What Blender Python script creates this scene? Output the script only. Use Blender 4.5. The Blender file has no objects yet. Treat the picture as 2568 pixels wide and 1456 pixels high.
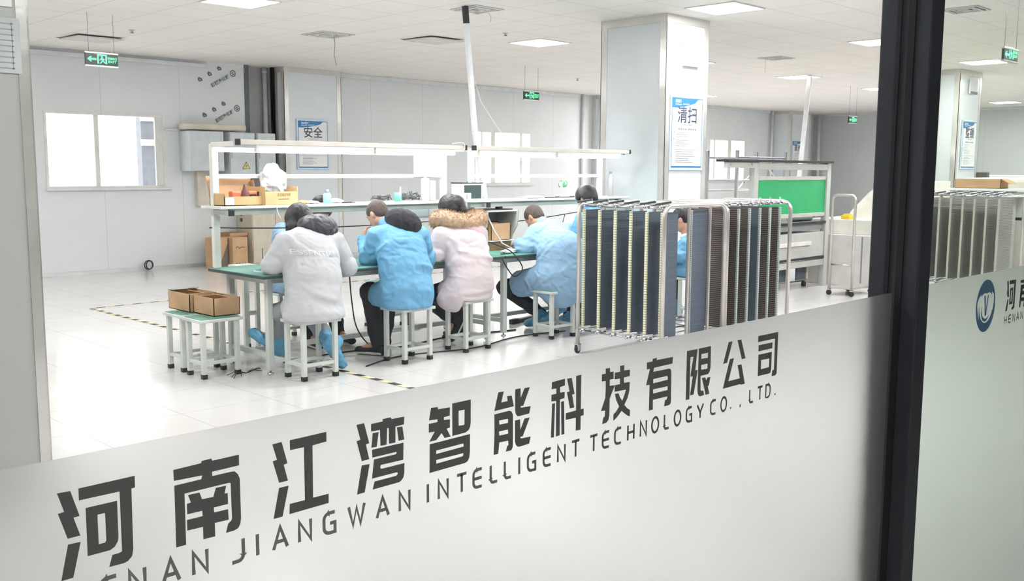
import bpy, bmesh, math, random
import numpy as np
from mathutils import Vector, Matrix, noise
from mathutils.geometry import tessellate_polygon

random.seed(7)
S = bpy.context.scene
C = S.collection
PI = math.pi

# ------------------------------------------------------------------ camera
cam_data = bpy.data.cameras.new('camera')
cam_data.sensor_width = 36.0
cam_data.lens = 34.166
cam_data.clip_start = 0.02
cam_data.clip_end = 200
cam = bpy.data.objects.new('camera', cam_data)
C.objects.link(cam)
_R = Matrix(((0.705297, 0.084051, -0.703912), (-0.7089, 0.089442, -0.699615), (0.004156, 0.992439, 0.122667)))
cam.matrix_world = Matrix.Translation((0, 0, 1.6)) @ _R.to_4x4()
S.camera = cam

# ------------------------------------------------------------------ world: bright overcast daylight outside the back windows
W = bpy.data.worlds.new('daylight')
S.world = W
W.use_nodes = True
W.node_tree.nodes['Background'].inputs[0].default_value = (1.0, 0.985, 0.97, 1)
W.node_tree.nodes['Background'].inputs[1].default_value = 3.0

# ------------------------------------------------------------------ exposure
S.view_settings.view_transform = 'Standard'
S.view_settings.look = 'None'
S.view_settings.exposure = 0.4
S.view_settings.gamma = 1.0
S.view_settings.use_curve_mapping = False
try:
    S.cycles.max_bounces = 6
    S.cycles.diffuse_bounces = 4
    S.cycles.glossy_bounces = 3
    S.cycles.transmission_bounces = 4
    S.cycles.transparent_max_bounces = 12
    S.cycles.sample_clamp_indirect = 8.0
    S.cycles.use_adaptive_sampling = True
    S.cycles.adaptive_threshold = 0.05
    S.cycles.use_light_tree = False
    S.cycles.caustics_reflective = False
    S.cycles.caustics_refractive = False
except Exception:
    pass

PANEL_POWER = 46.0      # ceiling LED panels
TUBE_POWER = 70.0      # LED tubes over the benches
CORRIDOR_POWER = 30.0   # unseen corridor lamp, added for its light

# ------------------------------------------------------------------ materials
def lin(c):
    c = c / 255.0
    return c / 12.92 if c <= 0.04045 else ((c + 0.055) / 1.055) ** 2.4

def rgb(r, g, b):
    return (lin(r), lin(g), lin(b), 1.0)

_M = {}
def mat(name, col, rough=0.5, metal=0.0, spec=0.5, var=0.04, scale=6.0, bump=0.0, bscale=60.0, stretch=None, emit=None, estr=0.0, alpha=None, trans=0.0, sheen=0.0, crease=0.0, cscale=6.0):
    """Principled material; a noise varies the colour a little and may drive a bump."""
    if name in _M:
        return _M[name]
    m = bpy.data.materials.new(name)
    m.use_nodes = True
    nt = m.node_tree
    b = nt.nodes['Principled BSDF']
    c = rgb(*col)
    tc = nt.nodes.new('ShaderNodeTexCoord')
    src = tc.outputs['Object']
    if stretch:
        mp = nt.nodes.new('ShaderNodeMapping')
        mp.inputs['Scale'].default_value = stretch
        nt.links.new(src, mp.inputs[0])
        src = mp.outputs[0]
    if var > 0:
        n = nt.nodes.new('ShaderNodeTexNoise')
        n.inputs['Scale'].default_value = scale
        n.inputs['Detail'].default_value = 5
        nt.links.new(src, n.inputs['Vector'])
        r = nt.nodes.new('ShaderNodeValToRGB')
        r.color_ramp.elements[0].position = 0.3
        r.color_ramp.elements[1].position = 0.7
        r.color_ramp.elements[0].color = tuple(max(0, x * (1 - 2 * var)) for x in c[:3]) + (1,)
        r.color_ramp.elements[1].color = tuple(min(1, x * (1 + 2 * var)) for x in c[:3]) + (1,)
        nt.links.new(n.outputs['Fac'], r.inputs[0])
        nt.links.new(r.outputs[0], b.inputs['Base Color'])
    else:
        b.inputs['Base Color'].default_value = c
    if bump > 0:
        n2 = nt.nodes.new('ShaderNodeTexNoise')
        n2.inputs['Scale'].default_value = bscale
        n2.inputs['Detail'].default_value = 4
        nt.links.new(src, n2.inputs['Vector'])
        bp = nt.nodes.new('ShaderNodeBump')
        bp.inputs['Strength'].default_value = bump
        bp.inputs['Distance'].default_value = 0.01
        nt.links.new(n2.outputs['Fac'], bp.inputs['Height'])
        nt.links.new(bp.outputs[0], b.inputs['Normal'])
    if crease > 0:
        # crumpled-cloth folds
        n3 = nt.nodes.new('ShaderNodeTexNoise'); n3.noise_type = 'RIDGED_MULTIFRACTAL'
        n3.inputs['Scale'].default_value = cscale; n3.inputs['Detail'].default_value = 2.5; n3.inputs['Distortion'].default_value = 0.6
        nt.links.new(src, n3.inputs['Vector'])
        b3 = nt.nodes.new('ShaderNodeBump'); b3.inputs['Strength'].default_value = crease; b3.inputs['Distance'].default_value = 0.07
        nt.links.new(n3.outputs['Fac'], b3.inputs['Height'])
        if b.inputs['Normal'].is_linked: nt.links.new(b.inputs['Normal'].links[0].from_socket, b3.inputs['Normal'])
        nt.links.new(b3.outputs[0], b.inputs['Normal'])
    b.inputs['Roughness'].default_value = rough
    b.inputs['Metallic'].default_value = metal
    b.inputs['Specular IOR Level'].default_value = spec
    if sheen:
        b.inputs['Sheen Weight'].default_value = sheen
    if trans:
        b.inputs['Transmission Weight'].default_value = trans
    if emit:
        b.inputs['Emission Color'].default_value = rgb(*emit)
        b.inputs['Emission Strength'].default_value = estr
    if alpha is not None:
        b.inputs['Alpha'].default_value = alpha
    _M[name] = m
    return m

def grid_mat(name, col, line, pitch, ox, oy, width, rough, spec=0.5, axes=(0, 1), var=0.03, pitch2=None, bump=0.15, vscale=1.5):
    """Flat tiles with thin seams at a world pitch (object coordinates of an object left at the origin)."""
    m = bpy.data.materials.new(name)
    m.use_nodes = True
    nt = m.node_tree
    b = nt.nodes['Principled BSDF']
    tc = nt.nodes.new('ShaderNodeTexCoord')
    sp = nt.nodes.new('ShaderNodeSeparateXYZ')
    nt.links.new(tc.outputs['Object'], sp.inputs[0])
    def near(out, off, p):
        a = nt.nodes.new('ShaderNodeMath'); a.operation = 'SUBTRACT'; a.inputs[1].default_value = off - p / 2
        nt.links.new(out, a.inputs[0])
        w = nt.nodes.new('ShaderNodeMath'); w.operation = 'WRAP'; w.inputs[1].default_value = p; w.inputs[2].default_value = 0
        nt.links.new(a.outputs[0], w.inputs[0])
        d = nt.nodes.new('ShaderNodeMath'); d.operation = 'SUBTRACT'; d.inputs[1].default_value = p / 2
        nt.links.new(w.outputs[0], d.inputs[0])
        ab = nt.nodes.new('ShaderNodeMath'); ab.operation = 'ABSOLUTE'
        nt.links.new(d.outputs[0], ab.inputs[0])
        lt = nt.nodes.new('ShaderNodeMath'); lt.operation = 'LESS_THAN'; lt.inputs[1].default_value = width / 2
        nt.links.new(ab.outputs[0], lt.inputs[0])
        return lt.outputs[0]
    fac = near(sp.outputs[axes[0]], ox, pitch)
    if len(axes) > 1:
        f2 = near(sp.outputs[axes[1]], oy, pitch2 or pitch)
        mx = nt.nodes.new('ShaderNodeMath'); mx.operation = 'MAXIMUM'
        nt.links.new(fac, mx.inputs[0]); nt.links.new(f2, mx.inputs[1])
        fac = mx.outputs[0]
    n = nt.nodes.new('ShaderNodeTexNoise'); n.inputs['Scale'].default_value = vscale; n.inputs['Detail'].default_value = 6
    nt.links.new(tc.outputs['Object'], n.inputs['Vector'])
    r = nt.nodes.new('ShaderNodeValToRGB')
    c = rgb(*col)
    r.color_ramp.elements[0].position = 0.3; r.color_ramp.elements[1].position = 0.7
    r.color_ramp.elements[0].color = tuple(x * (1 - 2 * var) for x in c[:3]) + (1,)
    r.color_ramp.elements[1].color = tuple(min(1, x * (1 + 2 * var)) for x in c[:3]) + (1,)
    nt.links.new(n.outputs['Fac'], r.inputs[0])
    mix = nt.nodes.new('ShaderNodeMix'); mix.data_type = 'RGBA'
    nt.links.new(fac, mix.inputs[0]); nt.links.new(r.outputs[0], mix.inputs[6]); mix.inputs[7].default_value = rgb(*line)
    nt.links.new(mix.outputs[2], b.inputs['Base Color'])
    b.inputs['Roughness'].default_value = rough
    b.inputs['Specular IOR Level'].default_value = spec
    if bump:
        bp = nt.nodes.new('ShaderNodeBump'); bp.invert = True
        bp.inputs['Strength'].default_value = bump; bp.inputs['Distance'].default_value = 0.004
        nt.links.new(fac, bp.inputs['Height']); nt.links.new(bp.outputs[0], b.inputs['Normal'])
    return m

def glass_mat(name, tint):
    m = bpy.data.materials.new(name); m.use_nodes = True
    nt = m.node_tree; nt.nodes.clear()
    o = nt.nodes.new('ShaderNodeOutputMaterial')
    t = nt.nodes.new('ShaderNodeBsdfTransparent'); t.inputs[0].default_value = tint
    g = nt.nodes.new('ShaderNodeBsdfGlossy'); g.inputs['Roughness'].default_value = 0.02
    lw = nt.nodes.new('ShaderNodeLayerWeight'); lw.inputs[0].default_value = 0.5
    pw = nt.nodes.new('ShaderNodeMath'); pw.operation = 'POWER'; pw.inputs[1].default_value = 5.0
    nt.links.new(lw.outputs['Facing'], pw.inputs[0])
    f = nt.nodes.new('ShaderNodeMath'); f.operation = 'MULTIPLY_ADD'; f.inputs[1].default_value = 0.9; f.inputs[2].default_value = 0.03
    nt.links.new(pw.outputs[0], f.inputs[0])
    x = nt.nodes.new('ShaderNodeMixShader')
    nt.links.new(f.outputs[0], x.inputs[0]); nt.links.new(t.outputs[0], x.inputs[1]); nt.links.new(g.outputs[0], x.inputs[2])
    nt.links.new(x.outputs[0], o.inputs[0])
    return m

def film_mat(name, col, tr=0.05, df=0.03, rough=0.36, ior=1.25):
    """Frosted vinyl sheet: a strongly blurred view through it, some full scatter, a faint matt face."""
    m = bpy.data.materials.new(name); m.use_nodes = True
    nt = m.node_tree; nt.nodes.clear()
    o = nt.nodes.new('ShaderNodeOutputMaterial')
    t = nt.nodes.new('ShaderNodeBsdfTranslucent'); t.inputs[0].default_value = col
    d = nt.nodes.new('ShaderNodeBsdfDiffuse'); d.inputs[0].default_value = col
    rf = nt.nodes.new('ShaderNodeBsdfRefraction'); rf.inputs['Roughness'].default_value = rough; rf.inputs['IOR'].default_value = ior
    rf.inputs['Color'].default_value = col
    tc = nt.nodes.new('ShaderNodeTexCoord')
    n = nt.nodes.new('ShaderNodeTexNoise'); n.inputs['Scale'].default_value = 400; n.inputs['Detail'].default_value = 2
    nt.links.new(tc.outputs['Object'], n.inputs['Vector'])
    bp = nt.nodes.new('ShaderNodeBump'); bp.inputs['Strength'].default_value = 0.05; bp.inputs['Distance'].default_value = 0.001
    nt.links.new(n.outputs['Fac'], bp.inputs['Height'])
    nt.links.new(bp.outputs[0], d.inputs['Normal'])
    x1 = nt.nodes.new('ShaderNodeMixShader'); x1.inputs[0].default_value = tr
    nt.links.new(rf.outputs[0], x1.inputs[1]); nt.links.new(t.outputs[0], x1.inputs[2])
    x2 = nt.nodes.new('ShaderNodeMixShader'); x2.inputs[0].default_value = df
    nt.links.new(x1.outputs[0], x2.inputs[1]); nt.links.new(d.outputs[0], x2.inputs[2])
    nt.links.new(x2.outputs[0], o.inputs[0])
    return m

# ------------------------------------------------------------------ object helpers
def tag(o, label=None, cat=None, group=None, kind=None):
    if label: o['label'] = label
    if cat: o['category'] = cat
    if group: o['group'] = group
    if kind: o['kind'] = kind
    return o

def thing(name, label, cat, loc=(0, 0, 0), rz=0.0, group=None):
    o = bpy.data.objects.new(name, None)
    o.empty_display_size = 0.1
    o.location = loc
    o.rotation_euler = (0, 0, rz)
    C.objects.link(o)
    return tag(o, label, cat, group)

def copy_tree(o, parent=None):
    c = o.copy()
    C.objects.link(c)
    c.parent = parent
    for ch in o.children:
        copy_tree(ch, c)
    return c

def Rz(a): return Matrix.Rotation(a, 3, 'Z')

class MB:
    """Collects shapes; build() links them as ONE mesh object."""
    def __init__(s):
        s.bm = bmesh.new()
    def box(s, x0, x1, y0, y1, z0, z1, bev=0.0, R=None, c=None):
        lo = Vector((min(x0, x1), min(y0, y1), min(z0, z1))); hi = Vector((max(x0, x1), max(y0, y1), max(z0, z1)))
        r = bmesh.ops.create_cube(s.bm, size=1.0)
        vs = r['verts']
        ctr = (lo + hi) / 2; d = hi - lo
        for v in vs:
            v.co = Vector((v.co.x * d.x, v.co.y * d.y, v.co.z * d.z))
        if bev > 0:
            es = list({e for v in vs for e in v.link_edges})
            rb = bmesh.ops.bevel(s.bm, geom=es, offset=min(bev, min(d) * 0.45), segments=2, affect='EDGES', profile=0.5)
            vs = list({v for f in rb['faces'] for v in f.verts} | {v for v in vs if v.is_valid})
        for v in vs:
            p = v.co
            if R is not None: p = R @ p
            v.co = p + ctr if R is None or c is None else p + Vector(c)
        return s
    def obox(s, c, d, R=None, bev=0.0):
        """box of size d centred at c, turned by R."""
        return s.box(-d[0] / 2, d[0] / 2, -d[1] / 2, d[1] / 2, -d[2] / 2, d[2] / 2, bev, R if R is not None else Matrix.Identity(3), c)
    def bar(s, a, b, w, h=None, bev=0.0, up=(0, 0, 1)):
        """square tube from a to b."""
        a = Vector(a); b = Vector(b); h = h or w
        d = b - a; L = d.length; z = d.normalized()
        u = Vector(up)
        if abs(z.dot(u)) > 0.98: u = Vector((0, 1, 0))
        x = u.cross(z).normalized(); y = z.cross(x)
        R = Matrix((x, y, z)).transposed()
        return s.obox((a + b) / 2, (w, h, L), R, bev)
    def tube(s, pts, r, n=10, closed=False, cap=True):
        pts = [Vector(p) for p in pts]
        k = len(pts)
        rr = r if isinstance(r, (list, tuple)) else [r] * k
        ref = None; rings = []
        for i, p in enumerate(pts):
            if closed: t = pts[(i + 1) % k] - pts[i - 1]
            elif i == 0: t = pts[1] - p
            elif i == k - 1: t = p - pts[i - 1]
            else: t = (pts[i + 1] - p).normalized() + (p - pts[i - 1]).normalized()
            t.normalize()
            if ref is None:
                ref = Vector((0, 0, 1)) if abs(t.z) < 0.9 else Vector((1, 0, 0))
            x = (ref - t * ref.dot(t)).normalized(); ref = x
            y = t.cross(x)
            rings.append([s.bm.verts.new(p + (x * math.cos(2 * PI * j / n) + y * math.sin(2 * PI * j / n)) * rr[i]) for j in range(n)])
        m = k if closed else k - 1
        for i in range(m):
            A, B = rings[i], rings[(i + 1) % k]
            for j in range(n):
                f = s.bm.faces.new((A[j], A[(j + 1) % n], B[(j + 1) % n], B[j])); f.smooth = True
        if cap and not closed:
            s.bm.faces.new(rings[0][::-1]); s.bm.faces.new(rings[-1])
        return s
    def cyl(s, a, b, r, n=16, r2=None):
        return s.tube([a, b], [r, r if r2 is None else r2], n)
    def lathe(s, c, prof, n=20, axis=(0, 0, 1)):
        z = Vector(axis).normalized(); u = Vector((1, 0, 0)) if abs(z.x) < 0.9 else Vector((0, 1, 0))
        x = (u - z * u.dot(z)).normalized(); y = z.cross(x); c = Vector(c)
        rings = []
        for r, h in prof:
            rings.append([s.bm.verts.new(c + z * h + (x * math.cos(2 * PI * j / n) + y * math.sin(2 * PI * j / n)) * max(r, 1e-4)) for j in range(n)])
        for A, B in zip(rings, rings[1:]):
            for j in range(n):
                f = s.bm.faces.new((A[j], A[(j + 1) % n], B[(j + 1) % n], B[j])); f.smooth = True
        s.bm.faces.new(rings[0][::-1]); s.bm.faces.new(rings[-1])
        return s
    def prism(s, poly, holes, O, U, V, N, t):
        """polygon (2D u,v) with holes set on plane O,U,V and given thickness t along N."""
        O = Vector(O); U = Vector(U); V = Vector(V); N = Vector(N)
        loops = [poly] + list(holes)
        tri = tessellate_polygon([[Vector((p[0], p[1], 0)) for p in lp] for lp in loops])
        flat = [p for lp in loops for p in lp]
        a = [s.bm.verts.new(O + U * p[0] + V * p[1] + N * t) for p in flat]
        b = [s.bm.verts.new(O + U * p[0] + V * p[1]) for p in flat] if t else a
        for q in tri:
            try:
                s.bm.faces.new([a[i] for i in q])
                if t: s.bm.faces.new([b[i] for i in reversed(q)])
            except ValueError:
                pass
        if t:
            k = 0
            for lp in loops:
                n = len(lp)
                for i in range(n):
                    i0, i1 = k + i, k + (i + 1) % n
                    try: s.bm.faces.new((a[i0], a[i1], b[i1], b[i0]))
                    except ValueError: pass
                k += n
        return s
    def quad(s, *pts):
        s.bm.faces.new([s.bm.verts.new(Vector(p)) for p in pts]); return s
    def build(s, name, m, parent=None, smooth=False, recalc=True):
        if recalc: bmesh.ops.recalc_face_normals(s.bm, faces=s.bm.faces[:])
        me = bpy.data.meshes.new(name)
        s.bm.to_mesh(me); s.bm.free()
        if smooth:
            for p in me.polygons: p.use_smooth = True
        me.materials.append(m)
        o = bpy.data.objects.new(name, me)
        C.objects.link(o)
        if parent is not None: o.parent = parent
        return o

def struct(o, label=None):
    o['kind'] = 'structure'
    if label: o['label'] = label
    return o

def text_mesh(body, size, O, U, V, N, t, name, m, parent=None, align='LEFT', bold=0.0, fitw=None):
    """Lettering with the built-in font, turned into a mesh on the plane O,U,V (O = lower left, or centre of the baseline)."""
    cu = bpy.data.curves.new('lettering', 'FONT')
    cu.body = body; cu.size = 1.0; cu.align_x = align; cu.offset = bold; cu.resolution_u = 3
    if t: cu.extrude = 0.001
    o = bpy.data.objects.new('lettering', cu); C.objects.link(o)
    dg = bpy.context.evaluated_depsgraph_get()
    me = bpy.data.meshes.new_from_object(o.evaluated_get(dg))
    bpy.data.objects.remove(o); bpy.data.curves.remove(cu)
    xs = [v.co.x for v in me.vertices] or [0, 1]
    sx = size if not fitw else fitw / max(1e-6, max(xs) - min(xs))
    O = Vector(O); U = Vector(U); V = Vector(V); N = Vector(N)
    for v in me.vertices:
        x, y, z = v.co
        v.co = O + U * (x * sx) + V * (y * size) + N * (t if z > 0 else 0.0)
    me.materials.clear(); me.materials.append(m)
    me.name = name
    ob = bpy.data.objects.new(name, me); C.objects.link(ob)
    if parent is not None: ob.parent = parent
    return ob

# ------------------------------------------------------------------ shared materials
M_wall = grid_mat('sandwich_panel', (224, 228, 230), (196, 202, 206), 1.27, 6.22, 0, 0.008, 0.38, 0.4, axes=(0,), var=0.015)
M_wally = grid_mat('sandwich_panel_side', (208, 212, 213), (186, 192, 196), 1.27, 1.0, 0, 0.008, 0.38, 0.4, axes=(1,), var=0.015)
M_dark_wall = mat('unlined_wall', (178, 176, 177), 0.7)
M_ceil = grid_mat('mineral_fibre_tile', (240, 236, 231), (192, 189, 185), 0.65, 5.77, 5.65, 0.008, 0.85, 0.2, var=0.012)
M_floor = grid_mat('vinyl_floor_tile', (222, 220, 219), (188, 187, 187), 0.65, 4.2, 5.3, 0.006, 0.14, 0.5, var=0.02)
M_white = mat('white_coated_metal', (226, 226, 222), 0.4)
M_trim = mat('white_aluminium_trim', (222, 225, 227), 0.35)
M_chrome = mat('stainless_trim', (222, 220, 216), 0.22, 0.5, var=0.05, scale=3, bump=0.5, bscale=5)
M_steel = mat('brushed_steel', (200, 195, 190), 0.34, 0.6, var=0.06, bump=0.05, bscale=80)
M_bright = mat('zinc_plate', (205, 207, 210), 0.2, 1.0)
M_black = mat('black_plastic', (38, 38, 42), 0.45)
M_frame = mat('anthracite_aluminium', (66, 69, 77), 0.42, 0.0, 0.4)
M_gasket = mat('rubber_gasket', (28, 29, 33), 0.7)
M_putty = mat('grey_powder_coat', (212, 218, 213), 0.4)
M_panelgrey = mat('light_grey_enclosure', (200, 208, 211), 0.4)
M_green = mat('green_esd_mat', (92, 148, 134), 0.42, var=0.05)
M_beige = mat('beige_board', (214, 206, 192), 0.6)
M_card = mat('corrugated_cardboard', (198, 162, 126), 0.85, var=0.05, bump=0.08, bscale=40)
M_card2 = mat('pale_cardboard', (206, 176, 128), 0.85, var=0.04)
M_cardin = mat('inner_cardboard', (172, 132, 98), 0.9)
M_paper = mat('white_paper', (238, 240, 242), 0.7, var=0.01)
M_ink = mat('printed_ink', (62, 64, 72), 0.7, var=0.0)
M_inkpale = mat('pale_printed_ink', (140, 146, 156), 0.7, var=0.0)
M_blue = mat('poster_blue', (44, 122, 178), 0.5, var=0.02)
M_wire = mat('black_cable', (34, 36, 40), 0.5)
M_whitewire = mat('white_cable', (214, 208, 198), 0.5)
M_lit = mat('led_diffuser', (255, 255, 255), 0.5, emit=(255, 254, 252), estr=PANEL_POWER, var=0)
M_tube = mat('led_tube_glow', (255, 255, 255), 0.5, emit=(248, 250, 255), estr=TUBE_POWER, var=0)

# ================================================================== ROOM
CZ = 3.345
X0, X1, Y0, Y1 = -3.0, 28.4, 1.0, 15.0

b = MB(); b.box(X0 - 3, X1 + 1, -2.2, Y1 + 1.2, -0.1, 0.0)
struct(b.build('floor', M_floor))
b = MB(); b.box(X0 - 3, X1 + 1, 1.0, Y1 + 1.2, CZ, CZ + 0.1)
struct(b.build('ceiling', M_ceil))

# back wall: panels with three windows, a recess beside the wall column
def wall_with_holes(name, m, a0, a1, z0, z1, holes, y0, y1):
    b = MB()
    xs = sorted({a0, a1, *[h[0] for h in holes], *[h[1] for h in holes]})
    for i in range(len(xs) - 1):
        xa, xb = xs[i], xs[i + 1]
        hs = [h for h in holes if h[0] <= xa + 1e-6 and h[1] >= xb - 1e-6]
        if not hs:
            b.box(xa, xb, y0, y1, z0, z1)
        else:
            b.box(xa, xb, y0, y1, z0, hs[0][2]); b.box(xa, xb, y0, y1, hs[0][3], z1)
    return struct(b.build(name, m))
WIN = [(5.37, 7.22, 1.30, 2.44), (13.95, 15.66, 1.30, 2.43), (22.65, 24.45, 1.345, 2.48)]
wall_with_holes('wall_back', M_wall, X0, 8.66, 0, CZ, WIN[:1], Y1, Y1 + 0.08)
wall_with_holes('wall_back', M_wall, 9.2, X1, 0, CZ, WIN[1:], Y1, Y1 + 0.08)
b = MB(); b.box(8.5, 9.3, 15.22, 15.3, 0, CZ); b.box(9.2, 9.3, 15.0, 15.22, 0, CZ); struct(b.build('wall_back_recess', M_dark_wall))
b = MB(); b.box(8.58, 8.655, 15.08, 15.22, 0, CZ); b.box(8.655, 8.735, 14.985, 15.06, 1.9, CZ); struct(b.build('wall_recess_side', mat('recess_edge', (92, 98, 106), 0.6)))
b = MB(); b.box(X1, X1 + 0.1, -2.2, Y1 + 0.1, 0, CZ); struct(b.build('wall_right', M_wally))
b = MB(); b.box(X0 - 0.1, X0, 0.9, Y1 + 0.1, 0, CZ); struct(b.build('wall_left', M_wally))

# trims where the wall meets ceiling and floor
b = MB(); b.box(X0, 7.96, 14.94, 15.0, 3.235, 3.30, 0.01); struct(b.build('trim_1', M_trim))
b = MB(); b.box(10.5, 17.25, 14.93, 15.0, 3.27, 3.345, 0.01); struct(b.build('trim_2', M_trim))
b = MB(); b.box(17.9, X1, 14.95, 15.0, 3.29, 3.345, 0.01); struct(b.build('trim_3', M_trim))
b = MB(); b.box(X1 - 0.05, X1, 2, 15.0, 3.29, 3.345, 0.01); struct(b.build('trim_4', M_trim))
b = MB()
b.tube([(X0, 15.0, 0.0), (8.66, 15.0, 0.0)], 0.055, 12)
struct(b.build('baseboard_back', M_trim))
b = MB(); b.tube([(9.2, 15.0, 0.0), (X1, 15.0, 0.0)], 0.055, 12); struct(b.build('baseboard_back', M_trim))

# windows with frames, sashes and panes; pale neighbour buildings outside
glass_win = glass_mat('window_glass', (0.97, 0.98, 0.98, 1))
def window(i, h, sash):
    x0, x1, z0, z1 = h
    f = MB()
    for (a, bb, c, d) in ((x0, x1, z0, z0 + 0.035), (x0, x1, z1 - 0.035, z1), (x0, x0 + 0.035, z0 + .035, z1 - .035), (x1 - 0.035, x1, z0 + .035, z1 - .035)):
        f.box(a, bb, Y1 - 0.015, Y1 + 0.09, c, d, 0.0)
    root = struct(f.build('window_%d' % i, M_white))
    for (a, w_) in sash:
        s_ = MB(); s_.box(a - w_ / 2, a + w_ / 2, Y1 + 0.02, Y1 + 0.06, z0 + .035, z1 - .035, 0.004)
        s_.build('sash_stile', M_white, root)
    g = MB(); g.box(x0, x1, Y1 + 0.038, Y1 + 0.042, z0, z1); g.build('pane', glass_win, root)
    s_ = MB(); s_.box(x0 - 0.02, x1 + 0.07, Y1 - 0.06, Y1 + 0.02, z0 - 0.03, z0, 0.006); s_.build('windowsill', M_trim, root)
window(1, WIN[0], [(6.14, 0.07), (7.12, 0.11)])
window(2, WIN[1], [(14.53, 0.12), (15.38, 0.07), (14.2, 0.03)])
window(3, WIN[2], [(23.7, 0.16), (22.95, 0.06)])
r = thing('outside_building', 'grey clad building outside behind the big window by the electrical boxes', 'building', (7.92, 17.4, 0))
b = MB(); b.box(0, 1.2, 0, .2, 0.0, 2.78); b.build('wall', mat('outside_grey_cladding', (128, 132, 140), 0.7), r)
for z in (2.02, 2.46): 
    b = MB(); b.box(-.01, 1.2, -.05, -.001, z, z + .11); b.build('white_band', M_white, r)

# wall columns along the back wall and free pillars, clad in panels with stainless corner trims
def clad_column(name, x0, x1, y0, y1, label, tw=0.085, pm=None):
    b = MB(); b.box(x0, x1, y0, y1, 0, CZ)
    r = struct(b.build(name, pm or mat('pillar_panel', (222, 228, 232), 0.3, var=0.01)), label)
    for cx, cy in ((x0, y0), (x1, y0), (x0, y1), (x1, y1)):
        sx = 1 if cx == x0 else -1; sy = 1 if cy == y0 else -1
        t = MB()
        e = 0.006
        t.box(cx - sx * e, cx + sx * tw, cy - sy * e, cy + sy * 0.002, 0, CZ, 0)
        t.box(cx - sx * e, cx + sx * 0.002, cy - sy * e, cy + sy * tw, 0, CZ, 0)
        o = t.build('corner_trim', M_chrome, r)
    t = MB()
    t.box(x0 - 0.008, x1 + 0.008, y0 - 0.008, y0 + 0.0, CZ - 0.09, CZ); t.box(x0 - 0.008, x0, y0, y1, CZ - 0.09, CZ); t.box(x1, x1 + 0.008, y0, y1, CZ - 0.09, CZ)
    t.build('top_trim', M_chrome, r)
    return r
clad_column('pillar', 9.1, 9.92, 6.62, 7.56, 'panel-clad pillar with stainless corners behind the LED benches')
clad_column('pillar', 17.36, 18.36, 6.5, 6.9, 'distant panel-clad pillar seen past the dark mullion')
clad_column('pillar', 9.25, 10.42, 14.72, 15.0, 'wall column carrying the SAFETY poster')
clad_column('pillar', 17.75, 18.9, 14.72, 15.0, 'wall column half hidden by the free pillar')
clad_column('pillar', 25.92, 27.1, 14.4, 15.0, 'far wall column near the end of the back wall')
clad_column('pillar', 0.75, 1.755, 5.05, 5.9, 'column wrapped in film at the edge nearest the window', 0.05, mat('film_wrapped_panel', (184, 186, 183), 0.25, var=0.03, scale=2, bump=.1, bscale=8))

# ------------------------------------------------------------------ partition: mullion, panes, frosted film, lettering
XL, XR = 2.316, 2.387
b = MB(); b.box(XL, XR, 0.937, 1.06, 0, CZ + 0.2, 0.004)
mull = struct(b.build('window_mullion', M_frame), 'dark aluminium mullion between two panes')
b = MB(); b.box(XL - 0.004, XL + 0.004, 0.975, 0.9905, 0, CZ, 0); b.box(XL - 0.004, XL + 0.004, 1.0085, 1.018, 0, CZ, 0); b.build('gasket', M_gasket, mull)
pane_m = glass_mat('partition_glass', (0.985, 0.99, 0.988, 1))
pane_m2 = glass_mat('green_partition_glass', (0.93, 0.965, 0.935, 1))
b = MB(); b.box(-1.6, XL, 0.998, 1.006, 0.02, CZ); struct(b.build('window_4', pane_m), 'clear partition pane with a frosted lower half')
b = MB(); b.box(XR, 5.4, 0.998, 1.006, 0.02, CZ); struct(b.build('window_5', pane_m2), 'greenish partition pane past the dark mullion')
b = MB(); b.box(-1.7, 5.5, 0.94, 1.06, 0, 0.03); struct(b.build('trim_5', M_frame))
b = MB(); b.box(-1.7, 5.5, 0.94, 1.06, CZ + 0.0, CZ + 0.2); b.box(-6, -1.6, 0.94, 1.06, 0, CZ + .2); b.box(5.4, 28.4, 0.94, 1.06, 0, CZ + .2); struct(b.build('wall_front', M_frame))

f1 = thing('frosted_film', 'frosted film strip with the dark company name along the clear pane', 'window film', (0.3, 0.996, 0.02))
b = MB(); b.box(-1.88, XL - 0.306, -.0003, .0003, 0, 1.289)
b.build('film', film_mat('frosted_vinyl', (0.955, 0.957, 0.955, 1)), f1)
f2 = thing('frosted_film', 'greenish frosted film with a blue ring logo past the mullion', 'window film', (2.4, 0.996, 0.02))
b = MB(); b.box(XR + 0.002 - 2.4, 2.95, -.0003, .0003, 0, 1.292)
b.build('film', film_mat('green_frosted_vinyl', (0.95, 0.975, 0.965, 1)), f2)

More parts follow.
